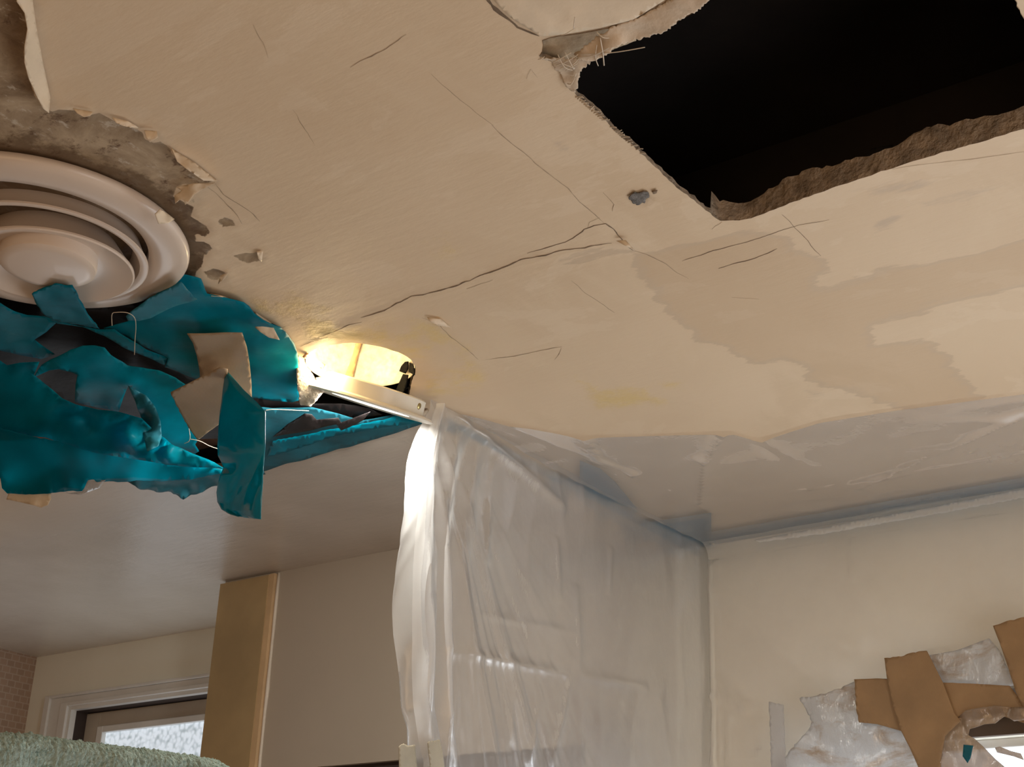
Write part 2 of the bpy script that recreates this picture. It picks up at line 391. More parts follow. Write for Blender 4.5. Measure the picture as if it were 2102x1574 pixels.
def sheet(name, ctl, mat, parent=None, wr=.004, ws=9., grid=12, thick=.0006, jag=0., jagedges=None, seed=0, disp=None, holes=(), extra=()):
    """a real thin sheet: outline measured on the photo, every control corner given its own place in the room; wrinkled, with thickness"""
    ctl = [tuple(c) for c in ctl]
    rnd = random.Random(seed+len(name))
    C = np.array([(c[0],c[1]) for c in list(ctl)+list(extra)],float); iv = np.array([1/c[2] for c in list(ctl)+list(extra)])
    A = np.c_[C, np.ones(len(C))]
    if len(C) >= 3:
        co, *_ = np.linalg.lstsq(A, iv, rcond=None)
    res = iv - A@co
    def T(x, y):
        d2 = (C[:,0]-x)**2+(C[:,1]-y)**2+4.
        w = 1/d2**1.5
        return 1/(co[0]*x+co[1]*y+co[2] + (w*res).sum()/w.sum())
    out = []
    n = len(ctl)
    for i in range(n):
        a = ctl[i]; b = ctl[(i+1)%n]; L = math.hypot(b[0]-a[0], b[1]-a[1]); k = max(1, int(L/grid*1.6))
        dj = jag if (jagedges is None or i in jagedges) else jag*.12
        for q in range(k):
            t = q/k; x = a[0]+(b[0]-a[0])*t; y = a[1]+(b[1]-a[1])*t
            if q and dj:
                m = (rnd.random()-.5)*2*dj; x += -(b[1]-a[1])/L*m; y += (b[0]-a[0])/L*m
            out.append((x,y))
    V = [Vector(p) for p in out]; E = [(i,(i+1)%len(out)) for i in range(len(out))]
    F0 = [list(range(len(out)))]
    for hp in holes:
        o0 = len(V); hp = list(hp)
        V += [Vector(p) for p in hp]; E += [(o0+i, o0+(i+1)%len(hp)) for i in range(len(hp))]
    xs = [p[0] for p in out]; ys = [p[1] for p in out]
    y = min(ys)+grid*.5; r = 0
    while y < max(ys):
        x = min(xs)+grid*(.5 if r%2 else .0)
        while x < max(xs):
            if inpoly(x,y,out) and not any(inpoly(x,y,h) for h in holes): V.append(Vector((x+(rnd.random()-.5)*grid*.2,y+(rnd.random()-.5)*grid*.2)))
            x += grid
        y += grid*.87; r += 1
    vs, es, fs, *_ = delaunay_2d_cdt(V, E, [], 0, 1e-4)
    bm = bmesh.new(); bv = []
    off = Vector((seed*3.7, seed*1.3, 0))
    dv = Vector(disp) if disp else Vector((0,0,1))
    for v in vs:
        p = O + ray(v.x, v.y)*T(v.x, v.y)
        if wr:
            q = p+off
            w = .40*ridged(Vector((q.x*.6+q.y*.5,q.y*1.3-q.x*.8,q.z)), ws)+.45*noise.noise(q*ws*2.1)
            p = p + dv*(w*wr)
        bv.append(bm.verts.new(p))
    for f in fs:
        cx = sum(vs[i].x for i in f)/len(f); cy = sum(vs[i].y for i in f)/len(f)
        if inpoly(cx,cy,out) and not any(inpoly(cx,cy,h) for h in holes):
            try: bm.faces.new([bv[i] for i in f])
            except ValueError: pass
    for v in [v for v in bm.verts if not v.link_faces]: bm.verts.remove(v)
    bmesh.ops.recalc_face_normals(bm, faces=bm.faces)
    me = bpy.data.meshes.new(name); bm.to_mesh(me); bm.free()
    o = link(name, me, mat, parent, smooth=True)
    md = o.modifiers.new('thickness','SOLIDIFY'); md.thickness = thick; md.offset = 0
    return o
def Z_(pts, drop): return [(p[0],p[1],tz(p[0],p[1],p[2] if len(p)>2 else drop)) for p in pts]
def Y_(pts, Y): return [(p[0],p[1],ty(p[0],p[1],p[2] if len(p)>2 else Y)) for p in pts]
def X_(pts, X): return [(p[0],p[1],tx(p[0],p[1],p[2] if len(p)>2 else X)) for p in pts]

# ------------------------------------------------------------------ the room
XL, XR, YB, YF = -3.5, 1.2, 2.42, -1.6
BX0, BX1, BY = -2.42, -1.42, 2.13            # projecting wall block
struct(boxes('floor', [(XL-.1,XR+.1,YF-.1,YB+.1,-.1,0)], M['floor']))
struct(boxes('wall_left', [(XL-.1,XL,YF,YB+.1,0,H+.0)], M['tile']))
struct(boxes('wall_right', [(XR,XR+.1,YF,YB+.1,0,H)], M['wall']))
struct(boxes('wall_front', [(XL,XR,YF-.1,YF,0,H)], M['wall']))
# far wall with its two window openings
W1 = (-3.305,-2.35,1.35,2.244); W2 = (-1.17,0.35,0.95,1.985)
struct(boxes('wall_back', [(XL,W1[0],YB,YB+.12,0,H),(W1[0],W1[1],YB,YB+.12,0,W1[2]),(W1[0],W1[1],YB,YB+.12,W1[3],H),
    (W1[1],W2[0],YB,YB+.12,0,H),(W2[0],W2[1],YB,YB+.12,0,W2[2]),(W2[0],W2[1],YB,YB+.12,W2[3],H),(W2[1],XR,YB,YB+.12,0,H)], M['wallfar']))
# projecting wall block; a dark opening with its top just inside the picture
struct(boxes('wall_center', [(BX0,BX1,BY,YB,1.972,H),(BX0,-2.22,BY,YB,0,1.972),(-1.435,BX1,BY,YB,0,1.972)], M['wall']))
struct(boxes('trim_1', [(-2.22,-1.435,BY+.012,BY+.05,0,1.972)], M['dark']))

# ------------------------------------------------------------------ ceiling
HOLE = [(1520,-60),(1490,-28),(1452,2),(1425,24),(1400,38),(1365,62),(1330,72),(1305,70),(1285,58),(1262,54),(1235,60),(1200,66),(1160,72),(1130,76),(1112,82),(1116,92),(1112,104),(1107,114),(1122,122),(1140,126),(1155,138),(1165,150),(1174,168),(1180,190),
        (1196,205),(1222,226),(1240,241),(1262,268),(1290,290),(1312,308),(1330,326),(1358,352),(1384,378),(1410,398),(1438,420),(1462,440),(1478,452),(1500,452),(1530,449),
        (1560,440),(1610,420),(1650,405),(1700,387),(1750,371),(1810,350),(1870,331),(1930,313),(1980,299),(2040,281),(2102,263),(2190,236),(2135,110),(2092,20),(2060,-50),(2040,-100)]
HOLEW = [PZ(*p).xy for p in HOLE]
LC = Vector((-1.338,1.386)); LR = .081                    # centre and radius of the lamp hole
CUT = [(360,560),(380,566),(398,575),(412,580),(425,603),(452,607),(470,612),(498,624),(520,643),(550,658),(572,667),(590,690),(604,706),(612,730)]
CUTW = [PZ(*p).xy for p in CUT]
# outline of the ripped-open area: cut edge, round the lamp hole, then the taped back edge
lampline = []
for k in range(30):
    a = math.radians(208 + k*212/29.0)
    lampline.append(LC+Vector((math.cos(a),math.sin(a)))*LR)
CUTP = CUTW + lampline + [Vector((-1.385,1.545)), Vector((-1.392,1.600)), PZ(863,866).xy, PZ(700,914).xy, PZ(541,962).xy, PZ(400,965).xy, PZ(250,960).xy, PZ(100,965).xy, PZ(0,962).xy, PZ(-120,965).xy, Vector((-2.35,1.02)), Vector((-1.9,.98)), Vector((-1.60,.99))]
BARE = [(48,-60),(49,0),(51,30),(56,60),(52,95),(50,128),(58,160),(68,190),(82,212),(97,232),(118,222),(138,220),(152,228),(175,238),(190,234),(208,233),(222,243),(236,252),(255,260),(275,264),
        (292,275),(298,288),(312,292),(330,288),(352,310),(364,330),(400,350),(445,372),(420,377),(385,378),(362,384),(355,405),(375,412),(398,425),(390,448),(420,462),(432,478),(418,486),(402,478),(398,492),(425,500),(436,510),
        (420,525),(412,548),(398,570),(385,566),(350,590),(-200,640),(-200,-60)]
BAREW = [PZ(*p).xy for p in BARE]
def resamp(P, s, close=True):
    out = []; n = len(P)
    for i in range(n if close else n-1):
        a = P[i]; b = P[(i+1)%n]; k = max(1, int((b-a).length/s))
        for q in range(k): out.append(a+(b-a)*(q/k))
    if not close: out.append(P[-1])
    return out
def jitter(P, a, sd):
    r = random.Random(sd); return [p+Vector(((r.random()-.5)*2*a,(r.random()-.5)*2*a)) for p in P]
HOLER = jitter(resamp(HOLEW,.006), .0011, 1); CUTR = jitter(resamp(CUTP,.008), .0006, 2)
def sdpoly(PX_, PY_, P):
    P = np.array([(p[0],p[1]) for p in P]); d = np.full(len(PX_), 1e9); ins = np.zeros(len(PX_), bool)
    for i in range(len(P)):
        a = P[i]; b = P[(i+1)%len(P)]; e = b-a; l = e@e+1e-12
        t = np.clip(((PX_-a[0])*e[0]+(PY_-a[1])*e[1])/l,0,1)
        d = np.minimum(d, (PX_-a[0]-t*e[0])**2+(PY_-a[1]-t*e[1])**2)
        cond = (a[1]>PY_)!=(b[1]>PY_)
        with np.errstate(divide='ignore', invalid='ignore'):
            xi = (b[0]-a[0])*(PY_-a[1])/(b[1]-a[1]+1e-15)+a[0]
        ins ^= cond & (PX_<xi)
    return np.where(ins,1,-1)*np.sqrt(d)
def sdmulti(X, Y, polys):
    r = None
    for P in polys:
        s = sdpoly(X,Y,[PZ(*p).xy for p in P]); r = s if r is None else np.maximum(r,s)
    return r
def lampsag(x, y):
    d = math.hypot(x-LC.x-.02, y-LC.y+.0)
    return .007*math.exp(-(d/.13)**2)
def ceiling():
    V = [Vector((XL,YF)),Vector((XR,YF)),Vector((XR,YB)),Vector((XL,YB))]; E = [(0,1),(1,2),(2,3),(3,0)]
    for P in (HOLER, CUTR):
        o0 = len(V); V += [p.copy() for p in P]; E += [(o0+i,o0+(i+1)%len(P)) for i in range(len(P))]
    r = random.Random(3)
    g = .0085; xs = np.arange(-2.0,-.12,g); ys = np.arange(.38,2.40,g)
    GX, GY = np.meshgrid(xs,ys); GX = GX.ravel(); GY = GY.ravel()
    j = np.random.RandomState(1).uniform(-g*.2,g*.2,(2,len(GX))); GX = GX+j[0]; GY = GY+j[1]
    keep = (sdpoly(GX,GY,HOLER)<-.004)&(sdpoly(GX,GY,CUTR)<-.004)
    V += [Vector(p) for p in zip(GX[keep].tolist(),GY[keep].tolist())]
    for x in np.arange(XL+.15,XR-.1,.15):
        for y in np.arange(YF+.15,YB-.05,.15):
            if not (-2.02<x<-.10 and .36<y<2.42): V.append(Vector((float(x),float(y))))
    vs, es, fs, *_ = delaunay_2d_cdt(V, E, [], 0, 1e-6)
    X = np.array([v.x for v in vs]); Y = np.array([v.y for v in vs])
    cx = np.array([sum(X[i] for i in f)/3 for f in fs]); cy = np.array([sum(Y[i] for i in f)/3 for f in fs])
    ok = (sdpoly(cx,cy,HOLER)<0)&(sdpoly(cx,cy,CUTR)<0)
    # relief: gentle waviness, sag at the lamp, raised bare plaster, lifted edge along the big crack
    bare = sdpoly(X,Y,BAREW)
    SPOTS = [[(443,455),(460,447),(475,452),(486,466),(470,464),(455,463)],[(475,520),(510,522),(538,516),(535,536),(505,540)],[(418,560),(445,552),(468,560),(452,575),(430,574)],
             [(1292,404),(1305,396),(1330,395),(1334,405),(1318,420),(1298,416)],[(395,405),(402,412),(398,424)]]
    bare = np.maximum(bare, sdmulti(X,Y,SPOTS))
    zz = []
    cr = [PZ(*p).xy for p in CRACK_MAIN]
    crd = np.full(len(X),1e9); side = np.zeros(len(X))
    for a, b in zip(cr, cr[1:]):
        e = b-a; l = e.length_squared; t = np.clip(((X-a.x)*e.x+(Y-a.y)*e.y)/l,0,1)
        dd = np.hypot(X-a.x-t*e.x, Y-a.y-t*e.y); s = np.sign(e.x*(Y-a.y)-e.y*(X-a.x))
        m = dd<crd; crd = np.where(m,dd,crd); side = np.where(m,s,side)
    for i in range(len(X)):
        x, y = X[i], Y[i]
        z = .0018*noise.noise(Vector((x*3.1,y*3.1,1)))+.0009*noise.noise(Vector((x*11,y*6,4)))
        edge = min(1.0, max(0.0,min(XR-x, x-XL, YB-y, y-YF)/.05)); z *= edge
        z -= lampsag(x,y)
        d = math.hypot(x-LC.x,y-LC.y)
        if d < .26: z -= .0022*ridged(Vector((x,y,0)),22)*max(0,1-d/.26)
        if side[i]>0: z -= .0016*math.exp(-(crd[i]/.02)**1)
        if bare[i]>0: z += .0018
        else: z -= .0022*math.exp(bare[i]/.007)
        zz.append(H+z)
    me = bpy.data.meshes.new('ceiling')
    tris = [f for f, k in zip(fs, ok) if k]
    used = sorted(set(i for f in tris for i in f)); mp = {u:i for i,u in enumerate(used)}
    me.from_pydata([(X[u],Y[u],zz[u]) for u in used], [], [[mp[i] for i in f] for f in tris])
    U = np.array(used); X = X[U]; Y = Y[U]
    def fa(n, a):
        at = me.attributes.new(n,'FLOAT','POINT'); at.data.foreach_set('value', a.astype(np.float32))
    fa('bare', bare[U])
    fa('damp', sdmulti(X,Y,DAMP)); fa('yellow', sdmulti(X,Y,YELLOW)); fa('smear', sdmulti(X,Y,SMEAR))
    fa('mould_shade', .228-np.hypot(X+1.415,Y-.874))  # distance ring for the painted vent shadow and mouldy blotches
    fa('gloss', 1/(1+np.exp(-(np.minimum((-1.40-X)/.02,(Y-1.55)/.02)))))
    me.update()
    bm = bmesh.new(); bm.from_mesh(me); bmesh.ops.recalc_face_normals(bm, faces=bm.faces)
    if sum(f.normal.z for f in bm.faces)>0: bmesh.ops.reverse_faces(bm, faces=bm.faces)
    bm.to_mesh(me); bm.free()
    return struct(link('ceiling', me, M['ceiling'], None, smooth=True))
CRACK_MAIN = [(668,680),(705,662),(740,647),(765,641),(790,634),(815,620),(850,607),(895,597),(940,582),(985,565),(1030,548),(1070,532),(1120,522),(1160,512),(1200,506),(1255,498)]
DAMP = [[(1150,552),(1195,545),(1235,528),(1280,525),(1305,545),(1310,575),(1335,598),(1342,625),(1368,645),(1392,672),(1420,697),(1465,706),(1500,732),(1540,748),(1575,752),(1610,742),(1650,768),(1700,792),(1745,800),(1800,830),
         (1930,850),(2010,820),(1975,770),(1950,728),(1925,700),(1895,692),(1845,700),(1800,700),(1790,665),(1830,655),(1880,648),(1935,628),(2000,612),(2060,600),(2110,588),(2200,560),(2200,440),(2110,480),(2050,498),(1990,520),(1925,535),(1880,540),(1820,545),
         (1785,565),(1745,572),(1700,585),(1690,568),(1720,552),(1680,528),(1650,515),(1640,500),(1595,478),(1560,470),(1480,478),(1420,495),(1350,512),(1290,505),(1230,512),(1160,532)]]
YELLOW = [[(560,640),(640,690),(760,700),(860,760),(890,820),(960,840),(1000,780),(950,700),(860,650),(700,640),(640,600),(590,600)],
          [(880,500),(920,480),(965,500),(940,530),(895,530)],[(470,600),(520,605),(560,640),(520,640)],[(1180,770),(1300,790),(1420,780),(1350,830),(1220,840)]]
SMEAR = [[(1790,455),(1830,432),(1860,440),(1830,468),(1800,475)],[(1740,395),(1850,370),(1930,362),(1900,385),(1800,400)],[(1880,415),(1990,388),(2060,380),(2000,405),(1900,425)],[(1650,800),(1690,802),(1690,812),(1660,812)],[(1130,285),(1180,300),(1200,330),(1150,320)]]
CEIL = ceiling()

def rimstrip(name, P, hgt, mat, parent, sd, lo=-.001, close=True):
    """broken edge of the plaster, seen in the thickness of the ceiling"""
    r = random.Random(sd); bm = bmesh.new(); n = len(P); rows = 5; G = []
    for i, p in enumerate(P):
        h = hgt(i, p); a = P[i-1 if (close or i) else i]; b = P[(i+1)%n if (close or i<n-1) else i]; t = (b-a).normalized() if (b-a).length>0 else Vector((1,0)); nn = Vector((-t.y,t.x))
        h *= 1+.22*noise.noise(Vector((p.x*40,p.y*40,sd)))+.12*(r.random()-.5)
        G.append([bm.verts.new((p.x+nn.x*(k/rows)*.5*.004*noise.noise(Vector((p.x*90,p.y*90,k*2.))), p.y+nn.y*.004*noise.noise(Vector((p.x*90,p.y*90,k*2.+9)))*(k/rows), H+lo+h*k/rows)) for k in range(rows+1)])
    for i in range(n if close else n-1):
        A = G[i]; B = G[(i+1)%n]
        for k in range(rows): bm.faces.new((A[k],B[k],B[k+1],A[k+1]))
    me = bpy.data.meshes.new(name); bm.to_mesh(me); bm.free()
    return link(name, me, mat, parent, smooth=True)
def hh(i, p):
    if p.y > 1.285: return .030 + .006*math.sin(p.x*40)
    if p.x > -.31: return .03
    return .006
rimstrip('hole_edge', HOLER, hh, M['rim'], CEIL, 5)
rimstrip('cut_edge', CUTR, lambda i,p: .014, M['rim'], CEIL, 6)

# cracks: thin gaps following the plaster, lying in the ceiling
def crack(pts, w, mat, sd, drop=.0004):
    P = resamp([PZ(*p).xy for p in pts], .006, False); P2 = []
    for i, p in enumerate(P):
        q = .0035*noise.noise(Vector((p.x*25,p.y*25,sd)))+.0015*noise.noise(Vector((p.x*80,p.y*80,sd)))
        P2.append(p+Vector((q*.6,q)))
    dg = bpy.context.evaluated_depsgraph_get()
    bm = bmesh.new(); prev = None; n = len(P2)
    for i, p in enumerate(P2):
        t = (P2[min(i+1,n-1)]-P2[max(i-1,0)]); t = t.normalized() if t.length>0 else Vector((1,0)); nn = Vector((-t.y,t.x))
        ww = w*(.35+.9*abs(noise.noise(Vector((i*.35,sd,2)))*1.6))*min(1,(i+1)/4,(n-i)/4)
        hit = CEIL.ray_cast(Vector((p.x,p.y,H-.1)),Vector((0,0,1)))
        z = (hit[1].z if hit[0] else H)-drop
        a = bm.verts.new((p.x+nn.x*ww,p.y+nn.y*ww,z)); c = bm.verts.new((p.x,p.y,z-.0002)); b = bm.verts.new((p.x-nn.x*ww,p.y-nn.y*ww,z))
        if prev: bm.faces.new((prev[0],a,c,prev[1])); bm.faces.new((prev[1],c,b,prev[2]))
        prev = (a,c,b)
    me = bpy.data.meshes.new('crack'); bm.to_mesh(me); bm.free()
    return link('crack', me, mat, CEIL)
bpy.context.view_layer.update()
CR = [(CRACK_MAIN[2:], .0011, 'crack'), ([(1085,520),(1130,505),(1160,496),(1200,470),(1222,463),(1245,459),(1262,470),(1275,488),(1290,503),(1303,514)], .0012, 'crack'),
 ([(1245,459),(1230,446),(1190,414),(1165,385),(1150,375),(1090,325),(1040,283),(1010,255)], .0006, 'crackl'), ([(1228,445),(1210,455),(1206,468)], .0006,'crackl'),
 ([(1303,514),(1330,522),(1365,541),(1390,560),(1412,572)], .0006, 'crackl'),
 ([(1400,536),(1440,525),(1465,515),(1530,497),(1590,479),(1640,462),(1700,450)], .0007, 'crack'), ([(1475,552),(1505,543),(1530,537),(1560,528),(1600,512)], .0011, 'crack'),
 ([(1605,440),(1625,460),(1645,480),(1670,510),(1685,526)], .0005,'crack'), ([(1170,575),(1200,598),(1235,622),(1262,641)], .0006,'crackl'),
 ([(1482,454),(1470,464),(1463,471)], .0006,'crackl'), ([(655,684),(690,672),(720,660),(745,655)], .0008,'crack'), ([(640,692),(672,684)],.0008,'crack'),
 ([(620,705),(640,695),(655,690)],.0009,'crack'), ([(955,590),(1010,572)],.0005,'crackl'), ([(715,137),(750,120),(790,100),(835,72)],.0008,'crackl'),
 ([(600,225),(650,300)],.0004,'crackl'), ([(880,150),(1010,255)],.0004,'crackl'), ([(995,735),(1060,731),(1110,720),(1155,712)],.0008,'crackl'),
 ([(1155,715),(1148,728),(1138,738)],.0009,'crackl'), ([(520,50),(550,120)],.0003,'crackl'), ([(1240,395),(1262,420),(1258,434)],.0005,'crackl'),
 ([(1105,158),(1090,140),(1080,160)],.0004,'crackl'), ([(440,375),(460,400),(520,440),(535,455)],.0008,'crackl'), ([(430,385),(480,430),(500,460)],.0006,'crackl'),
 ([(372,560),(420,600)],.0004,'crackl'),([(500,640),(548,660),(575,672),(590,668)],.0006,'crack'),([(870,650),(900,662),(930,690),(985,735)],.0007,'crackl'),
 ([(1830,345),(2102,310)],.0003,'crackl'),([(1500,610),(1560,615)],.0003,'crackl')]
for k, (p, w, m) in enumerate(CR): crack(p, w, M[m], k*1.7+.3)
# separate joint at top: gap between board and the torn paper
crack([(985,-20),(1000,0),(1030,28),(1045,40),(1062,55),(1080,62),(1110,74)], .0022, M['crack'], 77)

# lifted paint skins at the peel line (children of the ceiling)
def flake(ctl, m='flake', **k):
    k.setdefault('wr',.0012); k.setdefault('grid',8); k.setdefault('thick',.0008)
    return sheet('paint_flake', Z_(ctl,.004), M[m], CEIL, **k)
flake([(34,-40,.004),(60,-40,.003),(75,60,.003),(90,140,.003),(103,200,.003),(100,232,.012),(88,222,.016),(72,192,.017),(58,160,.018),(50,128,.018),(50,95,.018),(56,60,.016),(50,28,.018),(34,5,.018)], seed=1)
flake([(150,222,.003),(172,226,.003),(192,230,.003),(185,238,.009),(172,240,.010),(158,232,.008)], seed=2)
flake([(230,240,.003),(262,248,.003),(285,262,.003),(268,262,.007),(252,258,.008),(238,252,.008)], seed=3)
flake([(296,268,.003),(322,270,.003),(324,282,.010),(308,293,.014),(300,284,.012)], seed=4)
flake([(352,305,.003),(400,335,.003),(447,372,.003),(418,371,.016),(390,352,.020),(364,332,.014)], seed=5)
flake([(363,384,.003),(395,377,.004),(444,375,.003),(412,392,.008),(398,400,.012),(386,417,.018),(380,421,.020),(378,412,.016),(368,411,.016),(360,418,.014),(358,402,.010),(372,392,.004)], seed=6)
flake([(318,440,.034),(328,430,.030),(345,440,.02),(358,450,.012),(345,458,.03),(325,460,.036)], seed=7)
flake([(524,642,.002),(545,655,.003),(557,663,.004),(566,682,.014),(574,698,.022),(552,693,.020),(535,682,.016),(524,672,.010),(527,655,.006)], seed=8, wr=.003)
flake([(1425,0+500,.003),(1265,494,.003),(1284,493,.003),(1302,513,.010),(1285,505,.012)][1:], seed=9)
flake([(505,660-60,.002),(430,603,.004),(448,605,.004),(470,612,.004),(452,609,.012),(434,608,.012)][1:], seed=10)
flake([(452,566,.003),(470,558,.003),(462,572,.006),(448,583,.008)], seed=11)
flake([(527,516,.003),(540,516,.003),(537,538,.007),(530,532,.008)], seed=12)
flake([(1183,545-400,.002),(876,652,.004),(905,655,.004),(925,672,.004),(900,668,.010),(882,660,.010)][1:], seed=13)
# dark mark left where the paint chipped off
chip = sheet('paint_chip', Z_([(1290,405),(1300,396),(1318,394),(1330,394),(1333,402),(1325,414),(1310,421),(1298,417)],.0032), simple('grey_underlayer',(.16,.145,.13),.8,.5,150,.9,.004), CEIL, wr=.0006, grid=5, jag=2.5)
sheet('paint_chip', Z_([(1338,392),(1350,390),(1348,396),(1340,398)],.0028), M['crack'], CEIL, wr=.0, grid=5, jag=1)

# torn paper along the near corner of the inspection hole
sheet('torn_paper', Z_([(1098,70,-.006),(1160,60,-.006),(1240,48,-.006),(1310,50,-.006),(1306,84,-.010),(1262,100,-.013),(1215,124,-.014),(1184,152,-.014),(1160,150,-.014),(1130,132,-.012),(1096,118,-.008)],0), M['paper_tan'], CEIL, wr=.003, grid=7, jag=.6, seed=21)
sheet('torn_paper', Z_([(1178,112,.0),(1215,86,.0),(1250,62,.003),(1290,46,.004),(1340,24,.003),(1400,-10,.003),(1450,-40,.003),(1500,-30,.006),(1456,2,.010),(1428,24,.009),(1400,40,.008),(1366,64,.010),(1330,80,.010),(1300,88,.008),(1262,100,.012),(1245,116,.012),(1220,126,.010),(1186,122,.008)],0), M['paper'], CEIL, wr=.006, ws=16, grid=6, jag=2.5, seed=22, thick=.001)
sheet('torn_paper', Z_([(1108,118,.003),(1135,122,.003),(1165,124,.004),(1200,124,.006),(1212,132,.008),(1190,146,.008),(1186,168,.010),(1182,192,.010),(1168,182,.006),(1155,165,.005),(1150,150,.004),(1128,130,.003)],0), M['paper'], CEIL, wr=.006, ws=25, grid=5, jag=3, seed=23, thick=.001)
sheet('torn_paper', Z_([(1004,-10,.002),(1110,-20,.002),(1210,-20,.002),(1395,-20,.002),(1300,40,.003),(1230,58,.003),(1160,70,.003),(1112,74,.005),(1078,54,.005),(1046,34,.005),(1026,14,.004)],0), M['flake'], CEIL, wr=.0012, grid=10, seed=24)
# scrim fibres
rf = random.Random(12)
def fib(a, b, sag=.004, r=.0005, drop=.008):
    A = PZ(*a, drop); B = PZ(*b, drop+.002); m = (A+B)/2+Vector((rf.uniform(-.002,.002),rf.uniform(-.002,.002),-sag))
    tube('scrim_fibre', smooth_path([A,m,B],5), r, M['thread'], CEIL, 5)
for a, b in [((1232,78),(1240,134)),((1225,92),(1228,135)),((1190,112),(1324,97)),((1185,118),(1250,98)),((1135,118),(1180,140)),((1145,112),(1175,144)),((1160,108),(1178,142)),((1135,128),(1172,108)),
             ((1142,134),(1186,112)),((1150,140),(1188,120)),((1162,145),(1185,130)),((1105,122),(1118,116)),((1150,72),(1180,58)),((1178,60),(1180,35)),((1225,66),(1250,78)),((1170,158),(1182,150)),((1165,172),(1180,160))]:
    fib(a, b, rf.uniform(.001,.004), .0005 if a[0]!=1232 else .0007)
for k in range(34):                         # bristly paper fibres along the cut
    t = k/34; x = 1186+t*140; y = 200+t*122
    if rf.random()<.35 and t>.4: continue
    fib((x-4,y), (x+rf.uniform(5,12), y-rf.uniform(-2,4)), 0, .0006, .001)

# void above the ceiling: joists and old boards, only dimly seen
VO = thing('roof_void', (-1.1,1.3,H+.05), 'dark timber void above the open ceiling hole', 'roof void')
VO['kind'] = 'structure'; del VO['label']; del VO['category']
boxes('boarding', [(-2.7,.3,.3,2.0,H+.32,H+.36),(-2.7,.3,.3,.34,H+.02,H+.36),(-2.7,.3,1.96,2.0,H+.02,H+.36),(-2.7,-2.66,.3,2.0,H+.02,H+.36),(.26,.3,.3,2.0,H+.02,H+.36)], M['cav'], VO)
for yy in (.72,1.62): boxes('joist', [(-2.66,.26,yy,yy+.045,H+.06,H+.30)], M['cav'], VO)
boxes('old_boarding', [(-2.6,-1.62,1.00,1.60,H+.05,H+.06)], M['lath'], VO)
sheet('building_paper', Z_([(1765,330,-.03),(1790,305,-.06),(1860,295,-.07),(1930,285,-.06),(1950,300,-.02),(1850,330,-.015)],0), M['cav'], VO, wr=.004, grid=9)

# ------------------------------------------------------------------ wall trim, board, windows
B = thing('trim_2', (-2.34,BY,0), None, None); struct(B)
boxes('board', [(BX0+.0,-2.266,BY-.014,BY,0,H-.008)], M['board'], B)
boxes('board_edge', [(-2.266,-2.251,BY-.012,BY,0,H-.006)], M['boardedge'], B)
tube('caulk_bead', [(-2.247+.0025*noise.noise(Vector((0,0,i*.9))),BY-.002,H-.004-i*.05) for i in range(46)], [.0035+.002*abs(noise.noise(Vector((3,1,i*.7)))) for i in range(46)], M['caulk'], B)

def window_small():
    w = thing('window_1', (-2.85,YB,1.8), None, None); struct(w)
    x0,x1,z0,z1 = W1
    def frame(a, b, c, y0, y1, ix, iz):      # left upright, head, with outer/inner offsets
        return [(x0+a,x0+b,y0,y1,1.3,z1-a),(x0+b,x1,y0,y1,z1-b,z1-a)]
    fr = []
    for a, b, y0 in ((-.100,-.078,YB-.020),(-.078,-.030,YB-.013),(-.030,.0,YB-.017)):
        fr += [(x0+a,x0+b,y0,YB,1.3,z1-a*.34),(x0+b,x1+.0,y0,YB,z1-b*.34,z1-a*.34)]
    boxes('window_casing', fr, M['white'], w, .0015)
    boxes('window_lining', [(x0,x0+.012,YB-.01,YB+.008,1.35,z1),(x0+.012,x1,YB-.01,YB+.008,z1-.010,z1)], M['white'], w)
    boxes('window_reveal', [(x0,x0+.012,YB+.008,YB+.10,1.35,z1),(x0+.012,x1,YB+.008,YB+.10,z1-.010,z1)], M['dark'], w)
    g = PY(221,1505,2.475); b = PY(205,1492,2.465)
    boxes('window_sash', [(x0+.012,b.x,YB+.043,2.495,1.35,z1-.012),(b.x,x1,YB+.043,2.495,b.z,z1-.012)], M['sash'], w, .002)
    boxes('window_bead', [(b.x,g.x,YB+.036,2.495,1.35,b.z),(g.x,x1,YB+.036,2.495,g.z,b.z)], M['white'], w, .002)
    p = boxes('window_pane', [(g.x-.002,x1,2.470,2.476,1.35,g.z+.002)], M['glass'], w)
    return w
window_small()
def window_big():
    w = thing('window_2', (-.3,YB,1.4), None, None); struct(w)
    x0,x1,z0,z1 = W2
    boxes('window_frame', [(x0,x0+.02,YB+.02,YB+.07,z0,z1),(x1-.02,x1,YB+.02,YB+.07,z0,z1),(x0+.02,x1-.02,YB+.02,YB+.07,z1-.015,z1),(x0+.02,x1-.02,YB+.02,YB+.07,z0,z0+.04)], M['white'], w, .002)
    boxes('window_mullion', [(-.30,-.26,YB+.025,YB+.065,z0+.04,z1-.015)], M['white'], w)
    boxes('window_pane', [(x0+.02,-.30,YB+.045,YB+.05,z0+.04,z1-.015),(-.26,x1-.02,YB+.045,YB+.05,z0+.04,z1-.015)], M['glass2'], w)
window_big()
boxes_ = boxes('trim_3', [(-.95,W2[1]+.09,YB-.012,YB,W2[3],W2[3]+.075)], simple('dark_stained_head',(.12,.085,.06),.5,.2,12)); struct(boxes_)

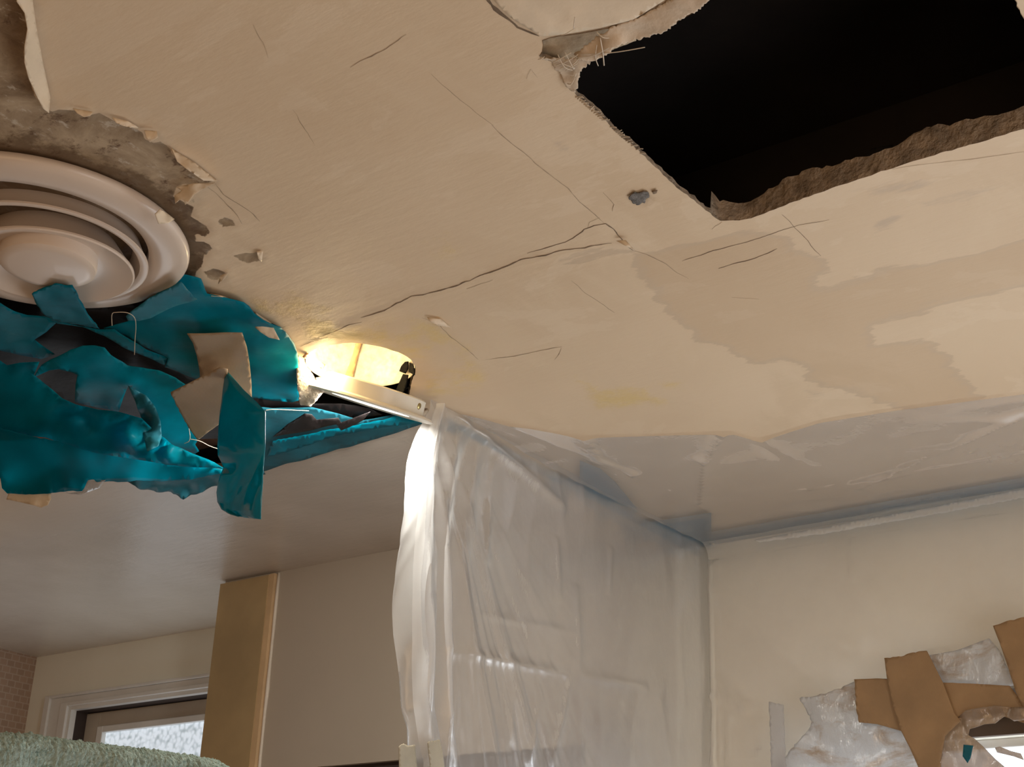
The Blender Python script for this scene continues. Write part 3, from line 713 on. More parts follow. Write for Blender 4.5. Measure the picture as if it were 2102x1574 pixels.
# ------------------------------------------------------------------ round ceiling vent
def vent():
    c = (-1.415,.874,H)
    t = thing('ceiling_vent', c, 'round cream ceiling vent with stacked conical rings in the peeling plaster', 'vent')
    D = (-1.416,.893)
    def at(cx, cy): return Matrix.Translation((cx,cy,H))
    lathe('outer_flange', [(.168,-.001),(.1865,-.002),(.1885,-.005),(.1885,-.009),(.186,-.013),(.178,-.0165),(.160,-.019),(.146,-.017),(.139,-.011),(.137,0),(.137,.05),(.150,.05),(.150,.003)], M['plastic'], t, mtx=at(c[0],c[1]))
    lathe('middle_ring', [(.112,.012),(.118,-.004),(.1255,-.019),(.1275,-.021),(.1275,-.0235),(.1245,-.0245),(.117,-.022),(.108,-.008),(.102,.012)], M['plastic'], t, mtx=at(D[0]-.002,D[1]), closed=True)
    tilt = Matrix.Rotation(math.radians(2.0),4,'X')
    cone = lathe('dished_cone', [(.070,.014),(.084,-.006),(.1005,-.029),(.1035,-.0315),(.1040,-.034),(.1020,-.0355),(.0985,-.0345),(.080,-.028),(.062,-.026),(.056,-.0262)], M['plastic'], t, mtx=Matrix.Translation((-1.420,.904,H))@tilt)
    lathe('centre_boss', [(.0575,-.024),(.0585,-.040),(.0575,-.044),(.053,-.0468),(.045,-.0478),(0,-.0480)], M['plastic'], t, mtx=Matrix.Translation((-1.402,.892,H)))
    lathe('duct_sleeve', [(.136,-.0),(.136,.16),(0,.16)], M['black'], t, mtx=at(c[0],c[1]))
    tube('spindle', [(-1.41,.895,H+.15),(-1.41,.895,H-.02)], .006, M['galv'], t, 8)
vent()

# ------------------------------------------------------------------ fallen recessed lamp
def lamp():
    t = thing('recessed_light', (LC.x,LC.y,H), 'white round recessed light hanging loose and glowing from its ripped ceiling hole', 'light')
    # can up in the ceiling
    lathe('housing_can', [(.0795,-.004),(.0795,.13),(.078,.13),(.078,-.002)], M['galv'], t, mtx=Matrix.Translation((LC.x,LC.y,H)), closed=True)
    lathe('can_top', [(.0795,.131),(0,.131)], M['galv'], t, mtx=Matrix.Translation((LC.x,LC.y,H)))
    # the trim hangs from its far side and is seen almost edge-on
    u = (ray(4925,2193)).normalized(); v = ray(765,818).normalized()
    d = (.848/v.z) - .080
    ctr = O+v*d
    n = u.cross(v).normalized()
    if n.z < 0: n = -n
    R = Matrix.Rotation(math.radians(-2.2),4,u)
    n = (R@n).normalized(); v2 = n.cross(u).normalized()
    mt = Matrix(((u.x,v2.x,n.x,ctr.x),(u.y,v2.y,n.y,ctr.y),(u.z,v2.z,n.z,ctr.z),(0,0,0,1)))
    lathe('trim_ring', [(.060,-.010),(.094,-.0115),(.0965,-.009),(.094,-.006),(.0785,-.003),(.0775,.017),(.0745,.019),(.0735,.017),(.0735,-.001),(.060,-.003)], M['lampwhite'], t, mtx=mt, closed=True)
    lathe('baffle', [(.0735,.016),(.045,.018),(0,.018)], M['lampwhite'], t, mtx=mt)
    lathe('lens', [(.0605,-.0065),(.05,-.009),(0,-.011)], M['lens'], t, mtx=mt)
    # glowing bulb in the can, on the near side
    bp = Vector((-1.378,1.345,H+.055))
    lathe('bulb', [(0,-.022),(.012,-.019),(.019,-.010),(.021,0),(.017,.013),(.011,.024),(.011,.05)], M['bulb'], t, seg=24, mtx=Matrix.Translation(bp))
    # screw on the rim, black bracket, wooden batten
    sp = O+ray(818,820)*((ctr-O).length/ray(765,818).length-.055)
    boxes('clip', [( -.004,.004,-.004,.004,0,.03)], M['galv'], t).location = (ctr.x-t.location.x, ctr.y-t.location.y, ctr.z-t.location.z) 
    far = 1.0
    def loc(px,py,dr): return PZ(px,py,dr)
    def tc(px, py, r=.076, back=0.):            # far inner wall of the can
        q = ray(px,py); a = q.x*q.x+q.y*q.y; bq = -(q.x*LC.x+q.y*LC.y); c = LC.length_squared-r*r
        return (-bq+math.sqrt(max(0,bq*bq-a*c)))/a-back
    def C_(pts, back=0.): return [(x,y,tc(x,y,.076,back)) for x,y in pts]
    sheet('batten', C_([(733,697),(745,697),(737,722),(724,774),(708,771),(722,735)]), M['wood'], t, wr=.0, grid=8, thick=.003)
    sheet('batten', C_([(622,733),(630,725),(666,748),(662,756),(640,746)],.03), M['wood'], t, wr=.0, grid=6, thick=.003)
    sheet('bracket', C_([(828,768),(838,770),(834,792),(826,812),(820,813),(812,806),(818,790)],.02), M['blackmetal'], t, wr=.001, grid=5, thick=.0015)
    sheet('bracket', C_([(832,743),(838,742),(838,757),(832,767),(820,762),(824,752)],.01), M['blackmetal'], t, wr=.001, grid=5, thick=.0015)
    sheet('bracket', C_([(841,744),(850,749),(851,770),(840,764)],.0), M['blackmetal'], t, wr=.001, grid=5, thick=.0015)
    tube('wire', smooth_path([PZ(851,790,.0),PZ(830,800,.006),PZ(829,808,.010),PZ(833,818,.014)],5), .0009, M['blackmetal'], t)
    SA = math.radians(60) * (-1 if v2.dot(v)>0 else 1)
    bm_ = lathe('screw', [(.0,.0012),(.0035,.001),(.0048,0),(.0048,-.001)], M['brass'], t, seg=20,
          mtx=Matrix.Translation(mt@Vector((.0787*math.cos(SA),.0787*math.sin(SA),.008)))@(Vector((u*math.cos(SA)+v2*math.sin(SA)))).to_track_quat('Z','Y').to_matrix().to_4x4())
    # broken paint still clinging to the rim
    sheet('paint_scrap', [(x,y,(ctr-O).length/ray(765,818).length-.03) for x,y in [(648,775),(663,772),(700,788),(690,796),(664,800),(652,790)]], M['flake'], t, wr=.002, grid=5, jag=1.5)
    # real light of the fitting
    L = bpy.data.lights.new('bulb_light','POINT'); L.energy = 1.3; L.color = (1,.78,.42); L.shadow_soft_size = .02
    o = bpy.data.objects.new('bulb_light', L); COL.objects.link(o); o.location = (LC.x-.040, LC.y-.040, H-.010)
    L2 = bpy.data.lights.new('lens_light','AREA'); L2.shape='DISK'; L2.size=.12; L2.energy = 5; L2.color=(1,.97,.90); L2.spread = math.radians(180)
    o2 = bpy.data.objects.new('lens_light', L2); COL.objects.link(o2); o2.matrix_world = Matrix.Translation(-n*.014)@mt
    return mt
LM = lamp()
# broken strip of ceiling board hanging under the lamp
sheet('ceiling_scrap', [(x,y,tz(x,y,dr)) for x,y,dr in [(612,726,.002),(634,760,.010),(650,782,.018),(666,800,.03),(652,818,.04),(638,832,.045),(617,828,.04),(611,795,.028),(609,760,.014)]], M['chunk'], CEIL, wr=.004, grid=6, jag=1.2, thick=.006)
sheet('ceiling_scrap', [(x,y,tz(x,y,dr)) for x,y,dr in [(838,836,.004),(852,834,.004),(862,825,.01),(864,832,.01),(868,845,.006),(878,842,.004),(872,866,.004),(858,858,.006),(845,846,.006)]], M['chunk'], CEIL, wr=.002, grid=5, jag=1, thick=.003)

# ------------------------------------------------------------------ teal tape and film over the ripped ceiling
def tape(name, ctl, mat, label, cat='tape', group=None, drop=.01, sag=0, dz=0, **k):
    if dz: ctl = [(c[0],c[1],c[2]+dz) for c in ctl]
    if sag: ctl = [(c[0],c[1],c[2]+max(0,c[2]-.05)*sag) for c in ctl]
    o = sheet(name, Z_(ctl,drop), M[mat], None, **k)
    return tag(o, label, cat, group)
tape('plastic_film', [(-80,575,.0),(60,600,.0),(190,628,.0),(300,612,.0),(345,735,.02),(500,815,.02),(620,826,.015),(700,830,.012),(762,842,.012),(785,853,.010),(700,866,.012),(620,882,.012),(540,900,.015),(400,900,.03),(250,870,.03),(60,790,.02),(-80,760,.02)],
     'black', 'black plastic film in the gaps between the teal tapes and under the fallen light', 'plastic film', wr=.006, ws=7, grid=16, seed=31)
tape('teal_tape', [(366,567,.012),(382,567,.010),(412,578,.010),(425,602,.010),(450,607,.010),(500,624,.010),(522,643,.010),(575,668,.008),(604,708,.008),(611,730,.010),(615,790,.016),(617,822,.02),(600,828,.022),(560,827,.024),(520,820,.026),(480,822,.028),(440,795,.028),(390,775,.026),(338,755,.024),(345,735,.024),(285,708,.022),(212,676,.022),(240,668,.02),(262,664,.018),(275,655,.014),(260,652,.016),(275,640,.018),(310,612,.018),(335,592,.016)],
     'teal', 'large teal tape patch between the round vent and the fallen light', wr=.009, ws=10, grid=11, seed=32)
tape('teal_tape', [(332,598,.030),(372,580,.030),(398,612,.026),(405,616,.024),(380,624,.024),(350,634,.028),(310,655,.032),(285,662,.034),(262,661,.034),(258,652,.034),(270,640,.034),(300,618,.032)],
     'tealgrey', 'pale scuffed teal tape fold touching the vent rim, right of the curled flap', wr=.005, ws=18, grid=8, seed=33)
tape('teal_tape', [(65,604,.052),(82,597,.052),(102,588,.054),(115,584,.056),(132,588,.056),(148,588,.056),(156,598,.054),(166,618,.050),(178,642,.042),(192,662,.034),(204,675,.028),(180,672,.028),(150,666,.028),(118,660,.028),(92,650,.034),(76,628,.044)],
     'teal', 'teal tape flap curling up over the lower edge of the round vent', wr=.005, ws=14, grid=7, seed=34, jag=.8)
tape('teal_tape', [(-80,590,.030),(0,622,.026),(30,640,.024),(55,650,.023),(80,652,.023),(120,660,.023),(95,682,.024),(70,699,.025),(92,715,.026),(112,730,.028),(85,738,.028),(40,730,.028),(0,720,.028),(-80,700,.03)],
     'teal', 'teal tape strip at the left edge of the photo just below the vent', wr=.006, ws=10, grid=10, seed=35)
tape('teal_tape', [(85,650,.024),(118,660,.023),(160,670,.023),(205,677,.023),(235,676,.023),(262,694,.022),(300,718,.022),(345,736,.022),(338,748,.022),(300,733,.024),(250,712,.024),(215,690,.024),(170,672,.024),(118,666,.024)],
     'teal', 'narrow teal tape strip above the long black gap', wr=.004, ws=14, grid=8, seed=36)
tape('teal_film', [(-80,735,.05),(0,742,.048),(14,752,.048),(40,748,.048),(80,747,.048),(68,778,.052),(100,800,.054),(128,820,.056),(155,830,.058),(200,842,.062),(244,850,.066),(290,862,.070),(330,900,.078),(380,925,.086),(425,945,.090),(462,965,.090),(425,962,.094),(380,959,.096),(320,952,.096),(250,940,.094),(200,928,.092),(130,911,.088),(60,900,.08),(-80,870,.07)],
     'tealfilm', 'broad glowing teal film sagging in a long belly below the two small gaps', 'plastic film', wr=.011, ws=6, grid=12, sag=.9, seed=37,
     extra=[(x,y,tz(x,y,d)) for x,y,d in [(260,905,.132),(340,930,.135),(150,870,.103)]])
tape('teal_film', [(-80,860,.072),(60,892,.080),(130,905,.084),(200,922,.088),(250,934,.090),(320,946,.092),(400,957,.092),(462,966,.092),(452,975,.096),(400,982,.098),(340,986,.10),(250,991,.10),(215,990,.10),(180,991,.10),(168,1010,.105),(140,1010,.105),(105,1014,.11),(60,1015,.11),(15,1013,.11),(4,1003,.108),(0,985,.10),(-80,980,.10)],
     'tealfilm', 'lowest dark teal film with a ragged bottom edge at far left', 'plastic film', wr=.008, ws=8, grid=12, sag=.9, seed=38, jag=1.2)
tape('teal_tape', [(68,776,.05),(84,755,.045),(104,740,.04),(125,727,.036),(145,715,.032),(170,709,.03),(195,710,.03),(215,714,.03),(228,730,.03),(248,744,.03),(262,752,.03),(290,756,.03),(325,765,.03),(360,780,.03),(395,805,.032),(430,850,.04),(425,880,.05),(400,915,.065),(408,930,.07),(380,950,.075),(340,930,.075),(331,905,.072),(318,890,.07),(292,860,.062),(280,825,.052),(263,795,.046),(252,822,.052),(243,850,.058),(190,838,.056),(153,826,.054),(155,790,.05),(158,774,.048),(120,760,.048)],
     'teal', 'big arched teal tape layer with a triangular notch, left of the hanging tape', wr=.009, ws=9, grid=10, seed=39)
tape('teal_tape', [(262,793,.046),(275,800,.05),(300,812,.054),(318,835,.066),(330,865,.085),(332,895,.105),(325,915,.128),(310,922,.136),(302,926,.138),(296,900,.115),(290,862,.068),(278,825,.058)],
     'tealgrey', 'scuffed pale teal tape leaf beside the triangular notch', wr=.005, ws=14, grid=8, seed=40)
tape('teal_tape', [(250,985,.094),(300,974,.094),(380,966,.09),(455,966,.082),(520,968,.070),(540,966,.06),(545,975,.055),(500,990,.07),(440,1004,.08),(392,1016,.088),(376,1027,.094),(350,1016,.094),(310,1008,.096),(288,1004,.098)],
     'tealgrey', 'grey-blue crumpled tape band along the bottom edge with a pointed tip', wr=.010, ws=16, grid=9, sag=.9, seed=41, jag=.8)
tape('teal_tape', [(535,838,.030),(560,841,.028),(640,838,.024),(740,862,.014),(780,855,.006),(845,846,.004),(872,862,.003),(868,870,.003),(775,902,.004),(650,936,.008),(541,968,.014),(500,985,.02),(500,900,.03)],
     'tealgrey', 'straight-edged dusty teal tape band running up to the clear curtain', wr=.005, ws=12, grid=10, seed=42)
tape('teal_tape', [(560,905,.030),(650,890,.022),(760,868,.012),(830,852,.008),(862,866,.008),(780,880,.012),(690,895,.018),(600,925,.024),(545,940,.03)],
     'teal', 'dark teal tape strip laid over the straight-edged dusty band', wr=.004, ws=10, grid=9, dz=.009, seed=43, jag=1)
tape('plastic_film', [(560,898,.034),(590,872,.032),(625,850,.032),(640,852,.030),(650,862,.026),(695,858,.020),(700,868,.020),(760,846,.012),(745,862,.014),(700,884,.020),(690,872,.022),(640,882,.028),(600,890,.032)],
     'black', 'small ragged black film piece below the bright lamp rim', 'plastic film', wr=.003, ws=14, grid=8, dz=.018, seed=44)
# brown cloth tapes
tape('brown_tape', [(384,684,.030),(420,684,.030),(460,683,.030),(497,684,.030),(507,715,.032),(512,745,.034),(516,785,.036),(517,815,.038),(480,812,.040),(440,800,.040),(411,792,.040),(410,765,.038),(404,730,.035),(396,703,.032)],
     'brown', 'upper brown cloth tape strip stuck across the teal patch', wr=.002, ws=7, grid=10, seed=45)
tape('brown_tape', [(350,806,.060),(380,790,.058),(415,772,.054),(452,753,.050),(468,758,.050),(463,800,.060),(461,850,.072),(455,868,.076),(430,885,.078),(406,904,.080),(388,880,.076),(372,850,.070),(360,828,.064)],
     'brown', 'lower torn brown cloth tape piece, tilted, left of the hanging teal tape', wr=.002, ws=7, grid=9, seed=46, jag=1.2, jagedges=(10,11,12))
tag(sheet('paint_chip', Z_([(438,786),(452,768),(463,762),(465,786),(450,782)],.0485), M['flake'], None, wr=.001, grid=6, jag=1.5, seed=5), 'small cream paint chip stuck on the lower brown tape', 'paint chip')
# hanging glossy teal tape, twisted near its lower end
YH = 1.235
def hang():
    rows = [(463,466,762,.0,0),(458,500,800,.0,0),(455,528,826,0,0),(452,545,845,0,.002),(449,545,880,0,.003),(447,545,915,.0,.004),(448,543,935,.004,.004),(456,542,950,.018,.004),(459,541,960,.012,.004),(453,540,975,-.010,.004),(448,540,990,-.006,.003),(445,538,1010,.004,.0),(447,537,1030,.010,-.002),(455,536,1045,.004,0),(470,536,1054,0,0),(490,536,1060,0,0)]
    bm = bmesh.new(); n = 26; G = []
    P = []
    for i in range(len(rows)-1):
        for k in range(5): t = k/5; P.append(tuple(rows[i][j]+(rows[i+1][j]-rows[i][j])*t for j in range(5)))
    P.append(rows[-1])
    for xl,xr,y,dl,dr in P:
        g = []
        for k in range(n+1):
            s = k/n; x = xl+(xr-xl)*s
            yy = y + (0 if y<1040 else 0)
            bend = -dl*math.exp(-(s/.22)**2) + .005*math.sin(s*3.1)
            if y > 930:
                q = min(1,(y-930)/70)
                bend += q*(.020*(s-.5) + .007*math.sin(s*6.5+(y-930)*.018) + .0012*math.sin(s*19+y*.06)) - .00012*(y-930)
            c = PY(x, yy+(6*s if y>1000 else 0), YH-bend+.0012*noise.noise(Vector((x*.02,y*.02,2))))
            g.append(bm.verts.new(c))
        G.append(g)
    for a, b in zip(G, G[1:]):
        for k in range(n): bm.faces.new((a[k],a[k+1],b[k+1],b[k]))
    me = bpy.data.meshes.new('hanging_tape'); bm.to_mesh(me); bm.free()
    o = link('teal_tape', me, M['tealhang'], None, smooth=True)
    md = o.modifiers.new('thickness','SOLIDIFY'); md.thickness = .0007
    return tag(o, 'long glossy teal tape strip hanging down straight with a twisted shiny end', 'tape')
hang()
tag(sheet('paint_scrap', Z_([(18,1012,.158),(60,1010,.158),(104,1013,.160),(104,1026,.170),(98,1038,.178),(84,1043,.180),(70,1038,.178),(45,1032,.172),(13,1026,.166)],.10), M['flake'], None, wr=.002, grid=8, seed=51, thick=.001), 'cream paint scrap dangling below the teal film at lower left', 'paint scrap')
tag(sheet('plastic_scrap', Z_([(135,1012,.155),(168,1012,.155),(180,988,.145),(216,988,.145),(205,1002,.15),(166,1018,.16)],.10), M['scrap'], None, wr=.006, ws=30, grid=6, seed=52), 'clear crumpled plastic scrap at the bottom edge of the teal film', 'plastic scrap')
for pts, lab in (([(230,668,.03),(230,645,.034),(240,641,.036),(262,642,.036),(276,652,.038),(279,670,.04),(277,700,.046),(276,728,.052)], 'pale looped thread hanging below the round vent'),
                 ([(388,880,.082),(390,895,.086),(388,905,.088),(378,910,.09)], 'short curled thread below the lower brown tape'),
                 ([(390,901,.086),(410,905,.088),(430,915,.088),(447,921,.086)], 'fine thread running from the brown tape to the hanging teal tape'),
                 ([(545,842,.036),(560,840,.034),(590,841,.032),(634,843,.028)], 'white fibre on the tape edge right of the hanging tape')):
    tag(tube('thread', smooth_path([PZ(*p) for p in pts],6), .00055, M['thread'], None, 5), lab, 'thread')

# ------------------------------------------------------------------ blue tape at the ceiling line, seen through the film
def slab(name, b, mat, label, seed=0):
    o = boxes(name, [b], M[mat]); tag(o, label, 'tape'); return o
tag(sheet('blue_tape', X_([(917,846),(980,876),(1040,907),(1120,950),(1192,988),(1192,1014),(1120,979),(1040,936),(960,894),(918,884)],-1.362), M['bluemask'], None, wr=.0, grid=16, seed=60, disp=(1,0,0)), 'blue masking tape running from the curtain peak down the ceiling line', 'tape')
tag(sheet('blue_tape', X_([(1200,992),(1320,1056),(1440,1121),(1440,1146),(1320,1082),(1200,1018)],-1.362), M['bluemask'], None, wr=.0, grid=16, seed=62, disp=(1,0,0)), 'blue masking tape behind the curtain top, ending at the wall corner', 'tape')
tape('blue_tape', [(1190,945,.008),(1232,962,.008),(1262,988,.008),(1330,1072,.008),(1460,1052,.008),(1460,1128,.008),(1350,1098,.008),(1240,1032,.008),(1190,990,.008)], 'bluemask', 'broad blue masking tape in the corner behind the clear film', wr=.0, grid=16, seed=61)
slab('blue_tape', (-1.32,.30,YB-.085,YB-.012,H-.0065,H-.0058), 'bluemask', 'blue masking tape along the ceiling at the right-hand wall')

# ------------------------------------------------------------------ clear plastic curtain
def segdist(y, z, a, b):
    ey, ez = b[0]-a[0], b[1]-a[1]; l = ey*ey+ez*ez
    t = max(0,min(1,((y-a[0])*ey+(z-a[1])*ez)/l)); return math.hypot(y-a[0]-t*ey, z-a[1]-t*ez), t
XC = -1.335
def yz(px, py):
    p = PX(px,py,XC); return (p.y,p.z)
def curtain():
    edge = [yz(*p) for p in [(882,838),(868,880),(855,930),(846,1000),(836,1090),(831,1200),(829,1300),(830,1400),(833,1450),(843,1500),(852,1574)]]
    edge.sort(key=lambda e: -e[1])
    def yl(z):
        for a, b in zip(edge, edge[1:]):
            if b[1] <= z <= a[1]: t = (a[1]-z)/(a[1]-b[1]); return a[0]+(b[0]-a[0])*t
        return edge[0][0] if z > edge[0][1] else edge[-1][0]
    P0 = yz(905,832)
    R = [((915,838),(1160,1045),.011,.009),((915,834),(1110,902),.008,.006),((1085,892),(1300,975),.006,.012),((975,850),(1210,960),.004,.008),
         ((870,1325),(1170,1385),.005,.005),((1170,1385),(1330,1410),.004,.006),((1170,1385),(1125,1574),.004,.004),((900,1120),(895,1330),.006,.007),((870,1100),(862,1560),.010,.010),
         ((1005,1020),(1000,1160),.004,.005),((1140,1100),(1145,1240),.004,.006),((1180,1200),(1185,1380),.004,.007),((915,1380),(925,1460),.003,.003),((945,1385),(948,1500),.003,.003),
         ((1100,1450),(1075,1574),.004,.005),((985,1260),(1180,1300),.002,.004),((890,1000),(905,1120),.006,.008),((1045,1420),(1042,1530),.003,.006),((1255,1120),(1248,1220),.003,.006)]
    RS = [(yz(*a),yz(*b),h,w) for a,b,h,w in R]
    ztop, zbot = H-.003, .08
    bm = bmesh.new(); NZ, NY = 400, 240; G = []
    for i in range(NZ+1):
        t = i/NZ; z = ztop-(ztop-zbot)*(t**1.6*.0+ (t*.42/ .6 if t<.6 else .42+(t-.6)/.4*.58))
        l = yl(z); g = []
        for j in range(NY+1):
            s = j/NY; y = l+(2.405-l)*(s**1.35)
            dy, dz = y-P0[0], P0[1]-z; r = math.hypot(dy,dz); th = math.atan2(dy,max(dz,1e-4))
            k = min(r,.5)
            near = math.exp(-(max(0,y-l)/.10)**2)
            x = XC + k*.045*(ridged(Vector((th*3.5,r*.5,1)),1.6)-.2)*math.exp(-(th/.55)**2)
            x += k*.011*ridged(Vector((th*3.5,r*.35,4)),5.5)*math.exp(-(th/.6)**2)
            x += near*(.016*min(1,r/.12)*math.sin((y-l)*110+z*2.2+1.2*noise.noise(Vector((z*3,0,7)))) + .008*noise.noise(Vector((y*30,z*2.5,3))))
            x += .010*noise.noise(Vector((y*2.2,z*1.3,5)))*min(1,r/.2)+.0022*ridged(Vector((y*1.6,z*.6,2)),9)
            for a,b,h_,w in RS:
                if abs(y-(a[0]+b[0])/2) < abs(a[0]-b[0])/2+.06 and abs(z-(a[1]+b[1])/2) < abs(a[1]-b[1])/2+.06:
                    d, tt = segdist(y,z,a,b); x += h_*math.exp(-(d/w)**2/(1+abs(d)/w))*math.sin(math.pi*min(1,max(0,tt)))**.5
            # the sheet is fixed along its top and in the corner
            f = min(1,(H-z)/.02+.1)*min(1,(2.41-y)/.05)
            g.append(bm.verts.new((XC+(x-XC)*f,y,z)))
        G.append(g)
    for a, b in zip(G, G[1:]):
        for k in range(NY): bm.faces.new((a[k],a[k+1],b[k+1],b[k]))
    me = bpy.data.meshes.new('plastic_curtain'); bm.to_mesh(me); bm.free()
    o = link('plastic_curtain', me, M['curtain'], None, smooth=True)
    tag(o, 'clear plastic sheet curtain gathered to a peak beside the fallen light', 'plastic sheet')
    # doubled, folded-over leading edge of the sheet
    bm = bmesh.new(); G = []
    for i in range(NZ+1):
        t = i/NZ; z = ztop-.01-(2.0)*t; l = yl(z); g = []
        w = .012+.040*min(1,(ztop-z)/.25)-.012*min(1,max(0,(1.95-z)/.3))
        for j in range(15):
            s = j/14; y = l-.001+w*s
            x = XC+.012+.010*math.sin(s*3.14)+.006*noise.noise(Vector((y*40,z*6,3)))+.004*ridged(Vector((y*6,z,1)),8)
            g.append(bm.verts.new((x,y,z)))
        G.append(g)
    for a, b in zip(G, G[1:]):
        for k in range(14): bm.faces.new((a[k],a[k+1],b[k+1],b[k]))
    me = bpy.data.meshes.new('folded_hem'); bm.to_mesh(me); bm.free()
    h = link('folded_hem', me, M['curtain'], o, smooth=True)
curtain()

# ------------------------------------------------------------------ clear cover over the corner: ceiling strip turning down the far wall
def cover():
    fe = [PZ(*p) for p in [(905,834),(1060,868),(1192,893),(1350,888),(1508,884),(1560,900),(1680,862),(1838,836),(2102,802),(2400,775)]]
    fe.sort(key=lambda p: p.x)
    def yf(x):
        if x <= fe[0].x: return fe[0].y
        for a, b in zip(fe, fe[1:]):
            if a.x <= x <= b.x: return a.y+(b.y-a.y)*(x-a.x)/(b.x-a.x)
        return fe[-1].y
    RC = [((925,836),(1300,965),.004,.006),((1300,965),(1470,1045),.004,.010),((1434,1018),(1444,940),.006,.008),((1444,940),(1490,890),.006,.006),((1768,985),(2102,850),.005,.010),
          ((1190,900),(1300,1010),.004,.010),((1500,885),(1800,1000),.003,.012),((1620,1000),(2102,920),.003,.006),((1200,895),(1215,940),.004,.005)]
    RW = [((1750,1075),(1752,1180),.008,.004),((1463,1150),(1470,1574),.012,.006),((1492,1450),(1500,1574),.008,.005),((1440,1200),(1740,1330),.005,.02),((1480,1240),(1700,1420),.005,.02),
          ((1480,1400),(1530,1455),.012,.008),((1460,1430),(1600,1465),.006,.005),((1560,1560),(1700,1480),.006,.02),((1340,1410),(1480,1435),.004,.004)]
    rc = [((PZ(*a,.01).x,PZ(*a,.01).y),(PZ(*b,.01).x,PZ(*b,.01).y),h,w) for a,b,h,w in RC]
    rw = [((PY(*a,2.39).x,PY(*a,2.39).z),(PY(*b,2.39).x,PY(*b,2.39).z),h,w) for a,b,h,w in RW]
    hole = [(1930,1500),(2000,1462),(2060,1448),(2150,1440),(2250,1560),(2180,1680),(2000,1640),(1940,1560)]
    hp = [(PY(*p,2.385).x,PY(*p,2.385).z) for p in hole]
    bm = bmesh.new(); G = []; xs = np.linspace(-1.328,.42,230)
    yb, zr = 2.392, .030
    for x in xs:
        x = float(x); y0 = yf(x); g = []
        Lc = (yb-zr)-y0
        for k in range(70):
            s = k/69; y = y0+Lc*s
            dr = .0035+.010*math.sin(math.pi*min(1,s*1.0))+.004*s+.004*noise.noise(Vector((x*4,y*7,1)))*min(1,s*5)+.002*ridged(Vector((x*1.2,y*2,5)),7)*min(1,s*5)
            for a,b,h_,w in rc:
                d,_t = segdist(x,y,a,b)
                if d < .06: dr += h_*math.exp(-d/w)
            g.append((x,y,H-max(.0022,dr)-.002))
        zt = g[-1][2]
        for k in range(1,9):
            a = k/8*math.pi/2; g.append((x, (yb-zr)+zr*math.sin(a)+.002*noise.noise(Vector((x*9,a,2)))*1, zt-zr*(1-math.cos(a))))
        z1 = zt-zr
        for k in range(1,150):
            z = z1-(z1-.25)*(k/149)**1.45; off = .004*noise.noise(Vector((x*5,z*3,8)))+.002*ridged(Vector((x,z,2)),6)
            off += .012*min(1,max(0,2.06-z)/.1)*(.5+.5*noise.noise(Vector((x*16,z*14,4)))+.4*ridged(Vector((x,z*1.4,9)),12))
            for a,b,h_,w in rw:
                d,_t = segdist(x,z,a,b)
                if d < .06: off += h_*math.exp(-d/w)
            g.append((x,min(2.405,yb-off*min(1,k/5)),z))
        G.append([bm.verts.new(p) for p in g])
    for a, b in zip(G, G[1:]):
        for k in range(len(a)-1):
            c = (a[k].co+b[k+1].co)/2
            if k > 80 and inpoly(c.x,c.z,hp): continue
            bm.faces.new((a[k],b[k],b[k+1],a[k+1]))
    for v in [v for v in bm.verts if not v.link_faces]: bm.verts.remove(v)
    me = bpy.data.meshes.new('plastic_cover'); bm.to_mesh(me); bm.free()
    o = link('plastic_cover', me, M['cover'], None, smooth=True)
    tag(o, 'clear plastic sheet covering the ceiling corner and the right-hand wall', 'plastic sheet')
cover()
# milky film patches, cloth tapes and the torn, taped hole at lower right
def wsheet(name, ctl, mat, label, cat, Y=2.365, **k):
    k.setdefault('disp',(0,1,0))
    return tag(sheet(name, Y_(ctl,Y), M[mat], None, **k), label, cat)
wsheet('plastic_film', [(1640,1432),(1690,1424),(1756,1398),(1930,1380),(1935,1500),(1925,1640),(1700,1640),(1560,1640),(1600,1560),(1640,1520),(1665,1480)], 'milky', 'milky crumpled plastic film with brown streaks left of the brown tapes', 'plastic film', 2.362, wr=.012, ws=14, grid=9, seed=70, jag=2)
wsheet('clear_tape', [(1578,1440),(1608,1446),(1610,1500),(1616,1640),(1586,1640),(1580,1500)], 'hazy', 'narrow white upright strip standing in for a reflection left of the milky film', 'tape', 2.360, wr=.003, grid=8, seed=79, jag=1)  # bright reflection on the cover film, put in as a white strip
wsheet('clear_tape', [(1548,1108),(1620,1094),(1700,1080),(1900,1043),(2102,1003),(2300,965),(2300,985),(2102,1021),(1900,1059),(1700,1094),(1560,1113)], 'shine', 'pale strip standing in for the highlight along the top of the right-hand wall', 'tape', 2.352, wr=.002, ws=20, grid=9, seed=82, jag=1)  # highlight on the fold of the cover, put in as a pale strip
wsheet('plastic_film', [(1905,1345),(1960,1335),(2030,1310),(2055,1340),(2080,1406),(2060,1409),(1990,1402),(1930,1402)], 'milky', 'milky film patch between the two upper brown tape ends', 'plastic film', 2.362, wr=.006, ws=14, grid=10, seed=71)
wsheet('cloth_tape', [(1753,1394),(1800,1392),(1925,1400),(2000,1403),(2072,1407),(2090,1430),(2120,1490),(2060,1470),(2000,1462),(1960,1480),(1900,1505),(1850,1500),(1800,1486),(1762,1482),(1757,1450),(1755,1420)], 'tan', 'horizontal tan cloth tape above the torn hole', 'tape', 2.352, wr=.003, ws=12, grid=9, seed=72, jag=1.2, jagedges=(13,14,15))
